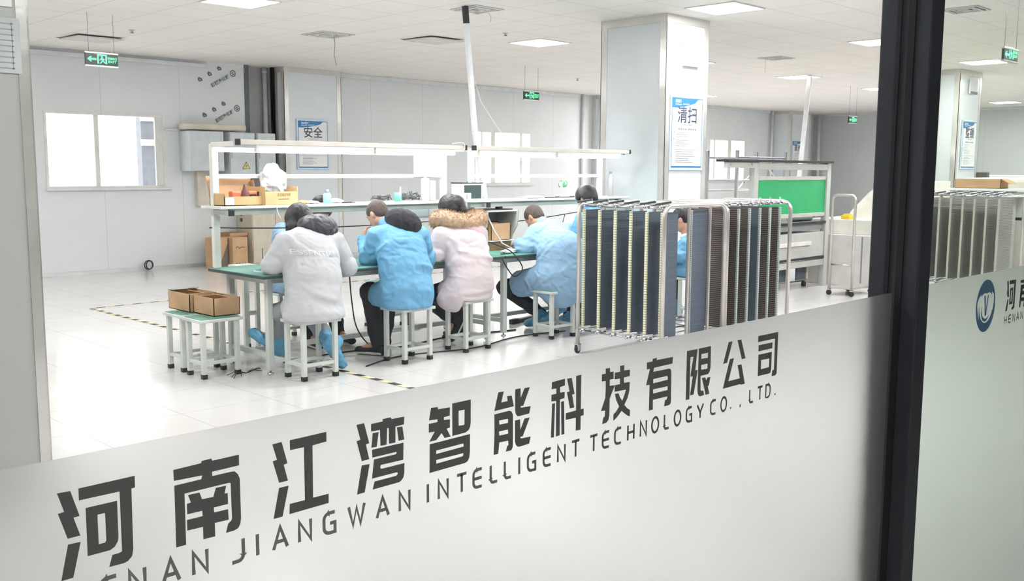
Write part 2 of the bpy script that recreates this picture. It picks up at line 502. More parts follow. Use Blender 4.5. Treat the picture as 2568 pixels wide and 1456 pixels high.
M_letter = film_mat('grey_vinyl_lettering', (0.30, 0.30, 0.305, 1), .5, .5)
GLYPHS=[
 [([3498,12741,3629,12735,3708,12452,3646,12450,3706,12244,3578,12244,3496,12527,3559,12532],[]),
  ([3579,12181,3705,12175,3657,11986,3613,11817,3494,11816],[]),
  ([3711,12743,4301,12745,4298,12616,4259,12614,4250,11946,4234,11871,4190,11831,4146,11818,3986,11821,4025,11942,4101,11944,4129,11954,4132,12612,3710,12617],[]),
  ([3773,12520,4100,12518,4097,12119,4089,12078,4055,12027,4003,12002,3770,12003],[[3889,12419,3969,12418,3969,12116,3954,12098,3888,12099]])],
 [([4734,12713,5065,12719,5070,12743,5188,12747,5200,12719,5534,12720,5532,12593,5191,12592,5193,12541,5430,12539,5475,12533,5514,12490,5535,12434,5536,11960,5525,11894,5497,11849,5446,11832,5340,11831,5371,11934,5409,11958,5421,11981,5418,12405,5394,12415,4853,12416,4849,11825,4733,11826,4739,12533,5058,12534,5073,12576,4737,12589],[]),
  ([4894,12390,5031,12386,5058,12301,5198,12296,5232,12393,5361,12390,5336,12301,5376,12299,5376,12168,5197,12170,5200,12110,5374,12106,5378,11979,5204,11986,5203,11827,5058,11831,5059,11978,4870,11984,4871,12106,5059,12104,5057,12167,4877,12171,4876,12291,4925,12296],[])],
 [([5975,12753,6101,12758,6176,12479,6122,12472,6176,12264,6054,12264,5974,12547,6034,12551],[]),
  ([6052,12199,6183,12198,6089,11834,5966,11835],[]),
  ([6215,12756,6740,12760,6738,12638,6534,12628,6527,11965,6757,11960,6754,11841,6187,11839,6193,11965,6410,11962,6412,12631,6217,12634],[])],
 [([7200,12762,7319,12764,7396,12485,7342,12478,7392,12272,7276,12270,7198,12548,7258,12556],[]),
  ([7273,12213,7398,12206,7312,11845,7192,11843],[]),
  ([7431,12731,7624,12732,7615,12762,7749,12764,7769,12736,7979,12733,7971,12627,7828,12625,7825,12407,7721,12412,7717,12623,7690,12629,7677,12408,7578,12412,7573,12628,7429,12631],[]),
  ([7456,12606,7550,12604,7516,12412,7431,12417],[]),
  ([7853,12608,7945,12603,7975,12419,7881,12421],[]),
  ([7440,12387,7962,12378,7954,12144,7581,12154,7567,12128,7580,12101,7615,12098,7974,12094,7970,11970,7957,11906,7925,11871,7884,11851,7443,11852,7474,11953,7834,11950,7860,11969,7855,11991,7829,11997,7434,12001,7469,12251,7828,12246,7848,12262,7838,12277,7445,12281],[])],
 [([8449,12770,8565,12761,8575,12728,8791,12719,8787,12600,8679,12598,8679,12557,8790,12548,8789,12430,8728,12426,8804,12297,8692,12301,8637,12381,8537,12299,8413,12300,8513,12424,8406,12431,8407,12552,8563,12550,8564,12589,8411,12601],[]),
  ([8835,12766,9186,12764,9185,12436,9175,12374,9148,12331,9090,12303,8837,12299],[[8953,12641,9070,12637,9066,12426,9053,12417,8954,12425]]),
  ([8420,12263,9172,12264,9169,12005,9158,11926,9126,11876,9073,11859,8414,11858],[[8538,12152,9044,12151,9050,12105,8535,12102],[8537,12017,9044,12010,9041,11975,9026,11966,8537,11964]])],
 [([9736,12778,9848,12774,9795,12618,9930,12617,9914,12692,10012,12686,10059,12516,9657,12513],[]),
  ([9657,12462,9964,12465,10007,12448,10041,12394,10043,11955,10038,11892,10011,11857,9978,11852,9896,11857,9922,11935,9950,11945,9944,12014,9758,12023,9734,11854,9643,11858,9661,12172],[[9753,12355,9926,12349,9942,12336,9940,12285,9759,12291],[9751,12190,9938,12184,9946,12121,9757,12126]]),
  ([10088,12767,10199,12767,10205,12613,10288,12755,10401,12753,10262,12491,10206,12493,10206,12469,10421,12456,10390,12348,10174,12345,10140,12351,10107,12382,10090,12433],[]),
  ([10085,12294,10193,12293,10203,12132,10292,12287,10402,12283,10254,12022,10198,12020,10215,11993,10425,11983,10392,11877,10177,11873,10143,11882,10110,11913,10089,11969],[])],
 [([10896,12753,11199,12762,11196,12654,11086,12646,11085,12556,11194,12552,11190,12454,11084,12449,11086,11874,11000,11871,10998,12440,10887,12450,10888,12554,11001,12554,11000,12638,10893,12641],[]),
  ([10904,12409,10970,12410,10950,11867,10884,11875],[]),
  ([11113,12406,11182,12408,11197,11872,11129,11874],[]),
  ([11245,12754,11356,12752,11430,12483,11369,12481,11427,12263,11323,12265,11248,12536,11311,12541],[]),
  ([11465,12766,11587,12769,11585,12204,11655,12206,11658,12097,11585,12094,11583,11869,11470,11875,11470,12087,11227,12096,11228,12204,11472,12206],[])],
 [([12201,12780,12310,12776,12312,12703,12406,12703,12406,12577,12308,12578,12311,12473,12421,12468,12433,12452,12314,12256,12315,12195,12313,11965,12287,11900,12235,11863,12130,11861,12157,11962,12197,11981,12201,12076,12094,12086,12202,12290,12209,12441,12206,12571,12107,12581,12105,12696,12203,12696],[]),
  ([12580,12772,12686,12770,12685,12680,12842,12671,12841,12560,12682,12560,12689,12465,12844,12460,12837,12311,12797,12200,12708,12086,12790,12013,12865,11972,12863,11859,12794,11887,12706,11945,12638,11996,12549,11930,12478,11885,12419,11864,12422,11972,12487,12003,12569,12082,12494,12196,12449,12315,12547,12311,12589,12234,12651,12165,12715,12268,12750,12342,12444,12352,12439,12463,12582,12462,12580,12556,12440,12564,12439,12675,12583,12672],[])],
 [([13314,12726,13478,12725,13476,12768,13601,12772,13587,12732,14076,12723,14063,12604,13520,12606,13502,12536,13955,12527,13998,12520,14028,12489,14039,12432,14045,11967,14042,11900,14012,11868,13969,11862,13846,11866,13872,11974,13921,11977,13938,12030,13508,12038,13509,11865,13400,11866,13404,12321,13304,12330,13406,12601,13318,12606],[[13501,12407,13911,12404,13933,12388,13935,12332,13506,12331],[13505,12224,13936,12214,13935,12146,13510,12150]])],
 [([14504,12771,14842,12768,14781,12379,14861,12374,14750,11930,14638,11934,14712,12274,14633,12285,14717,12642,14616,12647,14618,11863,14506,11869],[]),
  ([14881,12768,15274,12767,15283,12377,15260,12295,15208,12247,14959,12249,14972,11980,14993,11961,15067,11957,15092,11867,14971,11863,14917,11880,14882,11932,14871,12019,14879,12404],[[14966,12655,15188,12654,15186,12558,14967,12567],[14970,12451,15182,12449,15182,12360,15162,12352,14974,12362]]),
  ([15009,12199,15116,12199,15157,12130,15185,12182,15287,12179,15240,12023,15207,12013,15266,11862,15146,11862],[])],
 [([15882,12768,16013,12766,15845,12370,15712,12369],[]),
  ([16190,12767,16322,12765,16499,12372,16370,12371],[]),
  ([15942,12429,16083,12430,15912,12002,16321,11999,16222,12273,16362,12269,16505,11865,16370,11863,16341,11881,15726,11885],[])],
 [([16955,12756,17724,12752,17719,11932,17715,11888,17668,11858,17523,11863,17553,11982,17610,11981,17606,12628,16953,12635],[]),
  ([16978,12567,17512,12562,17510,12441,16979,12443],[]),
  ([16984,12375,17498,12369,17496,12001,17472,11946,17431,11933,16986,11943],[[17091,12252,17409,12245,17405,12066,17092,12066]])],
]
GLYPHS_B=[
 [([31218,12733,31338,12745,31454,12244,31331,12247,31245,12383,31284,12494],[]),
  ([31345,12175,31437,12167,31351,11824,31209,11824],[]),
  ([31448,12743,32013,12736,32004,12506,32001,11883,31927,11832,31742,11821,31770,11891,31867,11925,31856,12618,31441,12630],[]),
  ([31526,12509,31795,12508,31810,12003,31522,12001],[[31617,12423,31708,12422,31699,12085,31616,12086]])],
 [([32437,12674,33200,12675,33225,12554,32454,12593],[]),
  ([32489,12524,33233,12516,33263,12373,32688,12391,32546,11816,32449,11825],[]),
  ([32616,12323,33276,12312,33301,12191,32640,12204],[]),
  ([32614,12118,33320,12099,33342,11993,32616,12000],[]),
  ([32884,12286,33060,12286,33115,11805,32849,11816],[])],
]

def put_glyphs(name, G, parent, dy, m):
    b = MB()
    off = parent.location
    for ch in G:
        for a, hs in ch:
            P = [(a[i] / 1e4 - off.x, a[i + 1] / 1e4 - off.z) for i in range(0, len(a), 2)]
            H = [[(h[i] / 1e4 - off.x, h[i + 1] / 1e4 - off.z) for i in range(0, len(h), 2)] for h in hs]
            b.prism(P, H, (0, dy, 0), (1, 0, 0), (0, 0, 1), (0, -1, 0), 0.0003)
    return b.build(name, m, parent)
put_glyphs('chinese_lettering', GLYPHS, f1, -0.0009, M_letter)
put_glyphs('chinese_lettering', GLYPHS_B, f2, -0.0009, M_letter)

def arc(cx, cy, rx, ry, a0, a1, n=8):
    return [(cx + rx * math.cos(math.radians(a0 + (a1 - a0) * i / n)), cy + ry * math.sin(math.radians(a0 + (a1 - a0) * i / n))) for i in range(n + 1)]
# stroke letters in a 0..1 box (u across, v up)
LET = {
 'H': [[(0, 0), (0, 1)], [(1, 0), (1, 1)], [(0, .5), (1, .5)]],
 'E': [[(1, 1), (.45, 1)] + arc(.45, .72, .45, .28, 90, 180, 5) + arc(.45, .28, .45, .28, 180, 270, 5) + [(1, 0)], [(.05, .5), (1, .5)]],
 'N': [[(0, 0), (0, 1), (1, 0), (1, 1)]],
 'A': [[(-.08, 0), (.5, 1.02), (1.08, 0)], [(.22, .34), (.78, .34)]],
 'J': [[(1, 1), (1, .3)] + arc(.6, .3, .4, .3, 0, -90, 5) + [(.1, 0)]],
 'I': [[(.5, 0), (.5, 1)]],
 'G': [[(1, 1), (.5, 1)] + arc(.5, .7, .5, .3, 90, 180, 5) + arc(.5, .3, .5, .3, 180, 270, 5) + [(1, 0), (1, .48), (.55, .48)]],
 'W': [[(-.25, 1), (.15, 0), (.5, .9), (.85, 0), (1.25, 1)]],
 'T': [[(-.05, 1), (1.05, 1)], [(.5, 1), (.5, 0)]],
 'L': [[(.15, 1), (.15, .25)] + arc(.45, .25, .3, .25, 180, 270, 4) + [(.95, 0)]],
 'C': [[(1, 1), (.5, 1)] + arc(.5, .7, .5, .3, 90, 180, 5) + arc(.5, .3, .5, .3, 180, 270, 5) + [(1, 0)]],
 'O': [arc(.5, .5, .52, .52, 0, 360, 20)],
 'Y': [[(-.1, 1), (.5, .42), (1.1, 1)], [(.5, .45), (.5, 0)]],
 'D': [[(0, 0), (0, 1), (.5, 1)] + arc(.5, .65, .5, .35, 90, 0, 5) + arc(.5, .35, .5, .35, 0, -90, 5) + [(0, 0)]],
 '.': [[(.3, -.02), (.3, .12)]],
 ',': [[(.35, .1), (.3, -.12)]],
}
def strokes(b, ch, cx, z0, w, h, t, ox, oz, dy):
    for pl in LET[ch]:
        P = [Vector((cx - w / 2 + u * w - ox, z0 + t / 2 + v * (h - t) - oz)) for u, v in pl]
        n = len(P); L = []; R = []
        closed = (P[0] - P[-1]).length < 1e-5
        for i in range(n):
            if i == 0: d1 = d0 = (P[1] - P[0]).normalized() if not closed else (P[1] - P[-2]).normalized()
            elif i == n - 1: d1 = d0 = (P[-1] - P[-2]).normalized() if not closed else (P[1] - P[-2]).normalized()
            else:
                d0 = (P[i] - P[i - 1]).normalized(); d1 = (P[i + 1] - P[i]).normalized()
            d = d0 + d1
            d = d.normalized() if d.length > 1e-6 else d0
            nn = Vector((-d.y, d.x)); k = 1 / max(0.45, nn.dot(Vector((-d0.y, d0.x))))
            L.append(P[i] + nn * t / 2 * k); R.append(P[i] - nn * t / 2 * k)
        for i in range(n - 1):
            q = [(p.x, dy, p.y) for p in (L[i], L[i + 1], R[i + 1], R[i])]
            b.quad(*q)
TXT = 'HENANJIANGWANINTELLIGENTTECHNOLOGYCO.,LTD.'
TX = [.36, .397, .428, .466, .501, .547, .574, .605, .640, .676, .718, .760, .797, .838, .866, .901, .932, .964, .993, 1.018, 1.045, 1.080, 1.113, 1.147, 1.192, 1.223, 1.255, 1.290, 1.325, 1.359, 1.392, 1.426, 1.462, 1.498, 1.541, 1.577, 1.605, 1.639, 1.676, 1.709, 1.740, 1.772]
b = MB()
for ch, x in zip(TXT, TX):
    strokes(b, ch, x, 1.1425, 0.0165 if ch != 'O' else 0.0185, 0.0305, 0.0046, 0.3, 0.02, -0.0012)
b.build('english_lettering', M_letter, f1, recalc=False)
b = MB()
for i, ch in enumerate('HENANJIANG'):
    strokes(b, ch, 3.128 + 0.0365 * i, 1.1415, 0.019, 0.027, 0.0045, 2.4, 0.02, -0.0012)
b.build('english_lettering', M_letter, f2, recalc=False)
# blue ring logo: swoosh rings round a small upright stroke
LC = (2.952, 1.2155)
M_logo = film_mat('blue_logo_vinyl', (0.36, 0.62, 0.86, 1), .45, .4)
b = MB()
def crescent(cx, cz, r0, r1, ex, a0, a1, n=28):
    """band whose width runs from r1 to r0 between two angles."""
    out = []; inn = []
    for i in range(n + 1):
        a = math.radians(a0 + (a1 - a0) * i / n)
        k = math.sin(PI * i / n)
        out.append((cx + r0 * math.cos(a), cz + r0 * math.sin(a)))
        rr = r0 - r1 * (0.15 + 0.85 * k)
        inn.append((cx + rr * math.cos(a) * ex, cz + rr * math.sin(a)))
    return out + inn[::-1]
for cx, cz, r0, r1, ex, a0, a1 in ((0, 0, .0765, .022, 1, 150, 400), (0, .0, .0765, .034, 1, 20, 170), (0.002, -.008, .055, .013, 1, 170, 350), (0.004, .016, .046, .026, 1, 20, 160), (0.0, -.012, .034, .009, 1, 160, 330)):
    P = [(LC[0] - 2.4 + cx + x, LC[1] - 0.02 + cz + z) for x, z in crescent(0, 0, r0, r1, ex, a0, a1)]
    b.prism(P, [], (0, -0.0006 - r1 * 0.01, 0), (1, 0, 0), (0, 0, 1), (0, -1, 0), 0.0003)
for q in (((-.016, .03), (-.006, .03), (.004, -.028), (-.004, -.03)), ((.012, .03), (.02, .03), (.006, -.028), (-.002, -.03))):
    b.prism([(LC[0] - 2.4 + x, LC[1] - 0.02 + z) for x, z in q], [], (0, -0.0012, 0), (1, 0, 0), (0, 0, 1), (0, -1, 0), 0.0003)
b.build('ring_logo', M_logo, f2)

# corridor on the near side of the partition
b = MB(); b.box(-6, X1, -2.3, -2.2, 0, 2.9); struct(b.build('wall_corridor', mat('corridor_paint', (170, 172, 172), 0.8)))
b = MB(); b.box(-6.1, -6, -2.3, 1, 0, 2.9); struct(b.build('wall_corridor_end', _M['corridor_paint']))
b = MB(); b.box(-6, X1, -2.3, 0.94, 2.9, 3.0); struct(b.build('ceiling_corridor', mat('corridor_ceiling', (190, 190, 188), 0.9)))

# ------------------------------------------------------------------ ceiling lights
LIGHTS = [(1.55, 9.1), (5.1, 9.1), (9.65, 9.07), (13.1, 9.0), (16.5, 8.9), (20.0, 8.9), (23.2, 8.6), (26.0, 8.4),
          (1.4, 5.65), (5.3, 5.65), (8.93, 5.66), (12.72, 5.66), (16.2, 5.5), (20.0, 5.5), (24.0, 5.5),
          (1.4, 2.4), (5.2, 2.4), (9.0, 2.4), (12.7, 2.4), (16.4, 2.4), (20.0, 2.4), (24.0, 2.4),
          (1.5, 12.9), (18.2, 12.9), (19.2, 12.9), (26.8, 2.4), (7.1, 2.4), (10.9, 2.4), (14.5, 2.4), (18.2, 2.4), (22.0, 2.4)]  # unseen extra panels, added to brighten the ceiling and walls
LNAMES = {1: 'square LED ceiling panel above the window with grey boxes outside', 2: 'square LED ceiling panel between the air vents and the near pillar',
          10: 'big square LED ceiling panel touching the top of the near pillar', 4: 'small square LED ceiling panel with the far white duct before it',
          11: 'square LED ceiling panel cut by the dark mullion', 12: 'LED ceiling panel beside the exit sign past the mullion',
          7: 'farthest LED ceiling panel, low beside the distant pillar', 5: 'LED ceiling panel just peeping out beside the mullion'}
def ceiling_light():
    r = thing('ceiling_light', 'square LED ceiling panel', 'ceiling light', (0, 0, CZ))
    w = 0.62
    f = MB()
    for a in ((0, w, 0, .02), (0, w, w - .02, w), (0, .02, .02, w - .02), (w - .02, w, .02, w - .02)):
        f.box(a[0], a[1], a[2], a[3], -0.012, 0.0)
    f.build('frame', M_white, r)
    f = MB(); f.box(.02, w - .02, .02, w - .02, -0.008, -0.004); f.build('diffuser', M_lit, r)
    return r
cl = ceiling_light()
for i, (x, y) in enumerate(LIGHTS):
    o = cl if i == 0 else copy_tree(cl)
    o.location = (x, y, CZ)
    o['label'] = LNAMES.get(i, 'unseen square LED ceiling panel, from the continued rows and the extras added for brightness')
    o['group'] = 'LED panels in the ceiling' if i in LNAMES else 'LED ceiling panels beyond the frame'
# unseen corridor lamp, added to light the mullion, film and lettering
r = thing('ceiling_light', 'unseen round ceiling lamp added to light the corridor side of the glass', 'ceiling light', (0.6, -0.9, 2.9))
b = MB(); b.lathe((0, 0, 0), [(0.3, 0), (0.3, -0.04), (0.28, -0.05)], 32); b.build('frame', M_white, r)
b = MB(); b.lathe((0, 0, -0.05), [(0.27, 0), (0.27, -0.01)], 32); b.build('diffuser', mat('corridor_fill_lamp', (255, 255, 255), 0.5, emit=(255, 252, 246), estr=CORRIDOR_POWER, var=0), r)

# ================================================================== FURNITURE
# ---- low work stools: square tube legs with black feet, side and end rungs, green mat in a pale tray seat
def make_stool():
    r = thing('stool', 'pale metal stool', 'stool')
    L, Wd, H = 0.285, 0.225, 0.446
    t = 0.036
    for sx in (-1, 1):
        for sy in (-1, 1):
            x, y = sx * L / 2, sy * Wd / 2
            b = MB(); b.box(x - t / 2, x + t / 2, y - t / 2, y + t / 2, 0.03, H - 0.01, 0.004)
            lg = b.build('leg', M_putty, r)
            b = MB(); b.box(x - t / 2 - .002, x + t / 2 + .002, y - t / 2 - .002, y + t / 2 + .002, 0, 0.036, 0.003); b.build('rubber_foot', M_black, lg)
    for sy in (-1, 1):
        b = MB(); b.box(-L / 2, L / 2, sy * Wd / 2 - .014, sy * Wd / 2 + .014, 0.105, 0.13, 0.003); b.build('rung', M_putty, r)
    for sx in (-1, 1):
        b = MB(); b.box(sx * L / 2 - .014, sx * L / 2 + .014, -Wd / 2, Wd / 2, 0.105, 0.13, 0.003); b.build('rung', M_putty, r)
    b = MB(); b.box(-.18, .18, -.15, .15, H - 0.012, H + 0.012, 0.004)
    b.build('seat', M_putty, r)
    b = MB(); b.box(-.165, .165, -.135, .135, H + 0.0115, H + 0.016, 0); b.build('seat_mat', M_green, r)
    return r
ST = [((4.178, 6.347), 0.0, 'pale metal stool under the person in the white hooded coat'),
      ((3.672, 6.945), 0.0, 'empty-seated pale stool carrying the nearer open cardboard box'),
      ((3.685, 7.30), 0.0, 'pale stool under the farther of two open cardboard boxes'),
      ((5.14, 6.345), 0.06, 'pale metal stool under the man in the blue smock with black hood'),
      ((5.85, 6.37), 0.05, 'pale metal stool under the person with the fur-trimmed hood'),
      ((6.91, 6.29), -0.06, 'pale metal stool under the leaning man in plain light blue'),
      ((6.13, 7.95), 0.1, 'empty pale stool on the far side of the benches'),
      ((4.98, 7.96), 0.0, 'pale stool under the person across the bench behind the white coat'),
      ((7.62, 6.22), 0.0, 'pale stool behind the steel trolley under the black-haired worker'),
      ((8.86, 5.98), 0.0, 'pale stool under the man glimpsed between the trolley posts')]
st0 = make_stool()
for i, (xy, a, lb) in enumerate(ST):
    o = st0 if i == 0 else copy_tree(st0)
    o.location = (xy[0], xy[1], 0); o.rotation_euler = (0, 0, a); o['label'] = lb; o['group'] = 'low metal work stools'

# ---- open cardboard boxes on the two stools
def open_box(name, label, w, d, h, loc, rz, m=M_card, cat='box', t=0.006, fl=None, group=None, z=0):
    r = thing(name, label, cat, loc, rz, group)
    b = MB(); b.box(-w / 2, w / 2, -d / 2, d / 2, 0, t)
    b.box(-w / 2, -w / 2 + t, -d / 2, d / 2, 0, h); b.box(w / 2 - t, w / 2, -d / 2, d / 2, 0, h)
    b.box(-w / 2, w / 2, -d / 2, -d / 2 + t, 0, h); b.box(-w / 2, w / 2, d / 2 - t, d / 2, 0, h)
    b.build('carton', m, r)
    return r
bx = open_box('cardboard_box', 'nearer open brown cardboard box on a stool at the bench end', 0.225, 0.33, 0.14, (3.772, 7.06, 0.463), 0.0)
b = MB(); b.obox((0.0, 0.10, 0.10), (0.20, 0.006, 0.09), Matrix.Rotation(0.5, 3, 'X')); b.obox((0.06, 0.0, 0.11), (0.006, 0.29, 0.07), Matrix.Rotation(-0.6, 3, 'Y')); b.build('flap', M_card, bx)
bx = open_box('cardboard_box', 'farther open brown cardboard box on a stool at the bench end', 0.235, 0.36, 0.145, (3.75, 7.415, 0.463), 0.0)
b = MB(); b.obox((0.05, 0.0, 0.11), (0.006, 0.30, 0.08), Matrix.Rotation(-0.6, 3, 'Y')); b.obox((0.0, -0.12, 0.10), (0.20, 0.006, 0.09), Matrix.Rotation(-0.5, 3, 'X')); b.build('flap', M_card, bx)
# thin metal plate resting on the far rim of the farther box
b = MB(); b.box(-.12, .12, -.04, .04, 0, .006, .002); b.box(-.11, -.09, -.035, .035, -.004, 0)
o = b.build('metal_plate', mat('dull_plate', (150, 160, 155), 0.4)); o.location = (3.76, 7.585, 0.613); o.rotation_euler = (0, 0, 0.05)
tag(o, 'thin dull metal plate lying across the farther cardboard box', 'plate')

# ---- workbenches with rear uprights, shelf, rail, light beam
TZ = 0.80
def workbench(x0, x1, label, ups, beam, shelf):
    r = thing('workbench', label, 'workbench', (x0, 6.46, 0))
    ox, oy = x0, 6.46
    y0, y1 = 6.46, 7.31
    def P(b, name, m, par=r): return b.build(name, m, par)
    b = MB(); b.box(0, x1 - ox, 0, y1 - oy, TZ - 0.026, TZ - 0.003, 0.004); P(b, 'tabletop', mat('dark_edge_board', (52, 66, 64), 0.5))
    b = MB(); b.box(0.002, x1 - ox - .002, 0.002, y1 - oy - .002, TZ - 0.004, TZ, 0.001); P(b, 'green_mat', M_green)
    lx = (0.155, x1 - ox - 0.05); ly = (0.19, 0.77)
    for x in lx:
        for y in ly:
            b = MB(); b.box(x - .025, x + .025, y - .025, y + .025, 0.03, TZ - 0.026, 0.005); lg = P(b, 'leg', M_putty)
            b = MB(); b.lathe((x, y, 0), [(.026, 0), (.026, .008), (.008, .012), (.008, .035)], 12); b.build('levelling_foot', M_bright, lg)
    for y in ly:
        b = MB(); b.box(lx[0], lx[1], y - .02, y + .02, TZ - 0.085, TZ - 0.026, 0.003); P(b, 'apron', M_putty)
    for x in lx:
        b = MB(); b.box(x - .02, x + .02, ly[0], ly[1], TZ - 0.085, TZ - 0.026, 0.003); P(b, 'apron', M_putty)
        b = MB(); b.box(x - .018, x + .018, ly[0], ly[1], 0.13, 0.17, 0.003); P(b, 'stretcher', M_putty)
    b = MB(); b.box(lx[0], lx[1], 0.46, 0.50, 0.13, 0.17, 0.003); P(b, 'stretcher', M_putty)
    yu = 7.25 - oy
    for x in ups:
        x -= ox
        b = MB(); b.box(x - .028, x + .028, yu - .025, yu + .025, TZ, 1.80, 0.005); P(b, 'upright', M_white)
        b = MB(); b.box(x - .02, x + .02, 6.90 - oy, yu, 1.775, 1.815, 0.003); P(b, 'light_arm', M_white)
        b = MB(); b.box(x - .022, x + .022, 7.0 - oy, yu, 1.235, 1.275, 0.003); ar = P(b, 'shelf_bracket', M_putty)
        b = MB(); b.box(x - .024, x + .024, 6.985 - oy, 7.002 - oy, 1.232, 1.278, 0.002); b.build('end_cap', M_black, ar)
    b = MB(); b.box(ups[0] - ox - .01, ups[-1] - ox + .01, yu - .016, yu + .016, 1.525, 1.56, 0.003); P(b, 'rail', M_white)
    b = MB(); b.box(ups[0] - ox - .01, ups[-1] - ox + .01, yu - .016, yu + .016, 1.735, 1.775, 0.003); P(b, 'top_rail', M_white)
    b = MB(); b.box(beam[0] - ox, beam[1] - ox, 6.86 - oy, 6.90 - oy, 1.79, 1.83, 0.003); bm_ = P(b, 'light_beam', mat('cream_coated_metal', (216, 210, 202), 0.4))
    for xx in (beam[0] - 0.012, beam[1] - 0.012):
        b = MB(); b.box(xx - ox, xx - ox + .024, 6.855 - oy, 6.905 - oy, 1.786, 1.834, 0.003); b.build('end_cap', M_black, bm_)
    b = MB(); b.box(shelf[0] - ox, shelf[1] - ox, 7.0 - oy, 7.32 - oy, 1.285, 1.308, 0.004); P(b, 'shelf', M_white)
    b = MB(); b.box(shelf[0] - ox + .1, shelf[1] - ox - .1, 7.045 - oy, 7.075 - oy, 1.235, 1.285, 0.003); P(b, 'shelf_beam', M_putty)
    return r
workbench(3.84, 6.40, 'first green-topped workbench with shelf, nearest the two stacked-stool boxes', (3.89, 6.33), (3.90, 6.28), (3.80, 6.395))
workbench(6.42, 8.97, 'second green-topped workbench with shelf, ending at the big pillar', (6.70, 8.72), (6.40, 8.78), (6.405, 8.97))

def tube_light(x0, x1, label):
    r = thing('tube_light', label, 'light', (x0, 6.88, 1.79), 0, 'LED tubes hung under the bench beams')
    b = MB(); b.box(0, x1 - x0, -.018, .018, -.022, 0, .004); b.build('housing', M_white, r)
    b = MB(); b.tube([(0.03, 0, -.036), (x1 - x0 - .03, 0, -.036)], 0.015, 12); b.build('tube', M_tube, r)
    for x in (.015, x1 - x0 - .015):
        b = MB(); b.box(x - .015, x + .015, -.016, .016, -.054, -.02, .003); b.build('socket', M_white, r)
for a, bb, l in ((4.05, 5.2, 'glowing LED tube at the box end of the first bench beam'), (5.22, 6.15, 'glowing LED tube over the middle of the first bench, before the paper sheet'),
                 (6.46, 7.55, 'glowing LED tube at the joint end of the second bench beam'), (7.57, 8.62, 'glowing LED tube reaching to the big pillar')):
    tube_light(a, bb, l)

# small tool stand on the far side
r = thing('side_table', 'narrow pale side table behind the first bench, seen under its top', 'table', (4.41, 7.72, 0))
for x, y in ((-.06, -.09), (.06, -.09), (-.06, .09), (.06, .09)):
    b = MB(); b.box(x - .018, x + .018, y - .018, y + .018, 0, .74, .003); lg = b.build('leg', M_putty, r)
    b = MB(); b.box(x - .02, x + .02, y - .02, y + .02, 0, .035, .003); b.build('rubber_foot', M_black, lg)
b = MB(); b.box(-.08, .08, -.10, -.075, .32, .36, .003); b.build('rung', M_putty, r)
b = MB(); b.box(-.1, .1, -.12, .12, .74, .76, .003); b.build('tabletop', M_putty, r)

# ---- board trolleys: bent-tube end frames, tie rods with clamps, slotted black plates behind pale strips, castors
M_plate = mat('black_slotted_plate', (80, 92, 106), 0.55, var=0.05, bump=0.6, bscale=14, stretch=(0.2, 0.2, 12))
def ridged(name, dark, light, freq, frac, rough=0.5):
    m = bpy.data.materials.new(name); m.use_nodes = True
    nt = m.node_tree; b_ = nt.nodes['Principled BSDF']
    tc = nt.nodes.new('ShaderNodeTexCoord'); sp = nt.nodes.new('ShaderNodeSeparateXYZ'); nt.links.new(tc.outputs['Object'], sp.inputs[0])
    mu = nt.nodes.new('ShaderNodeMath'); mu.operation = 'MULTIPLY'; mu.inputs[1].default_value = freq; nt.links.new(sp.outputs[2], mu.inputs[0])
    nz = nt.nodes.new('ShaderNodeTexNoise'); nz.inputs['Scale'].default_value = 5; nt.links.new(tc.outputs['Object'], nz.inputs['Vector'])
    ad = nt.nodes.new('ShaderNodeMath'); ad.operation = 'FRACT'; nt.links.new(mu.outputs[0], ad.inputs[0])
    lt = nt.nodes.new('ShaderNodeMath'); lt.operation = 'LESS_THAN'; lt.inputs[1].default_value = frac; nt.links.new(ad.outputs[0], lt.inputs[0])
    m2 = nt.nodes.new('ShaderNodeMath'); m2.operation = 'MULTIPLY'; nt.links.new(lt.outputs[0], m2.inputs[0]); nt.links.new(nz.outputs['Fac'], m2.inputs[1])
    m3 = nt.nodes.new('ShaderNodeMath'); m3.operation = 'MULTIPLY'; m3.inputs[1].default_value = 1.6; m3.use_clamp = True; nt.links.new(m2.outputs[0], m3.inputs[0])
    mx = nt.nodes.new('ShaderNodeMix'); mx.data_type = 'RGBA'; nt.links.new(m3.outputs[0], mx.inputs[0]); mx.inputs[6].default_value = rgb(*dark); mx.inputs[7].default_value = rgb(*light)
    nt.links.new(mx.outputs[2], b_.inputs['Base Color']); b_.inputs['Roughness'].default_value = rough
    return m
M_ridge = ridged('brown_board_edges', (58, 52, 52), (150, 136, 130), 55, 0.34)
M_ridge2 = ridged('grey_board_edges', (128, 124, 122), (182, 180, 178), 48, 0.4)
M_strip = ridged('pale_slot_strip', (222, 222, 188), (120, 124, 104), 48, 0.28)
M_strip2 = ridged('grey_slot_strip', (176, 186, 182), (120, 130, 128), 60, 0.4)
M_strip3 = ridged('green_grey_slot_strip', (182, 186, 172), (150, 156, 146), 48, 0.3)
def u_frame(w, H, rad, r, axis):
    """points of an inverted U, from floor to floor, lying along axis"""
    pts = []
    for s in (0, 1):
        pass
    A = [(0, 0.07), (0, H - rad)] + [(rad - rad * math.cos(a), H - rad + rad * math.sin(a)) for a in (PI / 8, PI / 4, 3 * PI / 8)] + [(rad, H)]
    B = [(w - x, z) for x, z in A[::-1]]
    return [(axis[0] * u, axis[1] * u, z) for u, z in A + B]
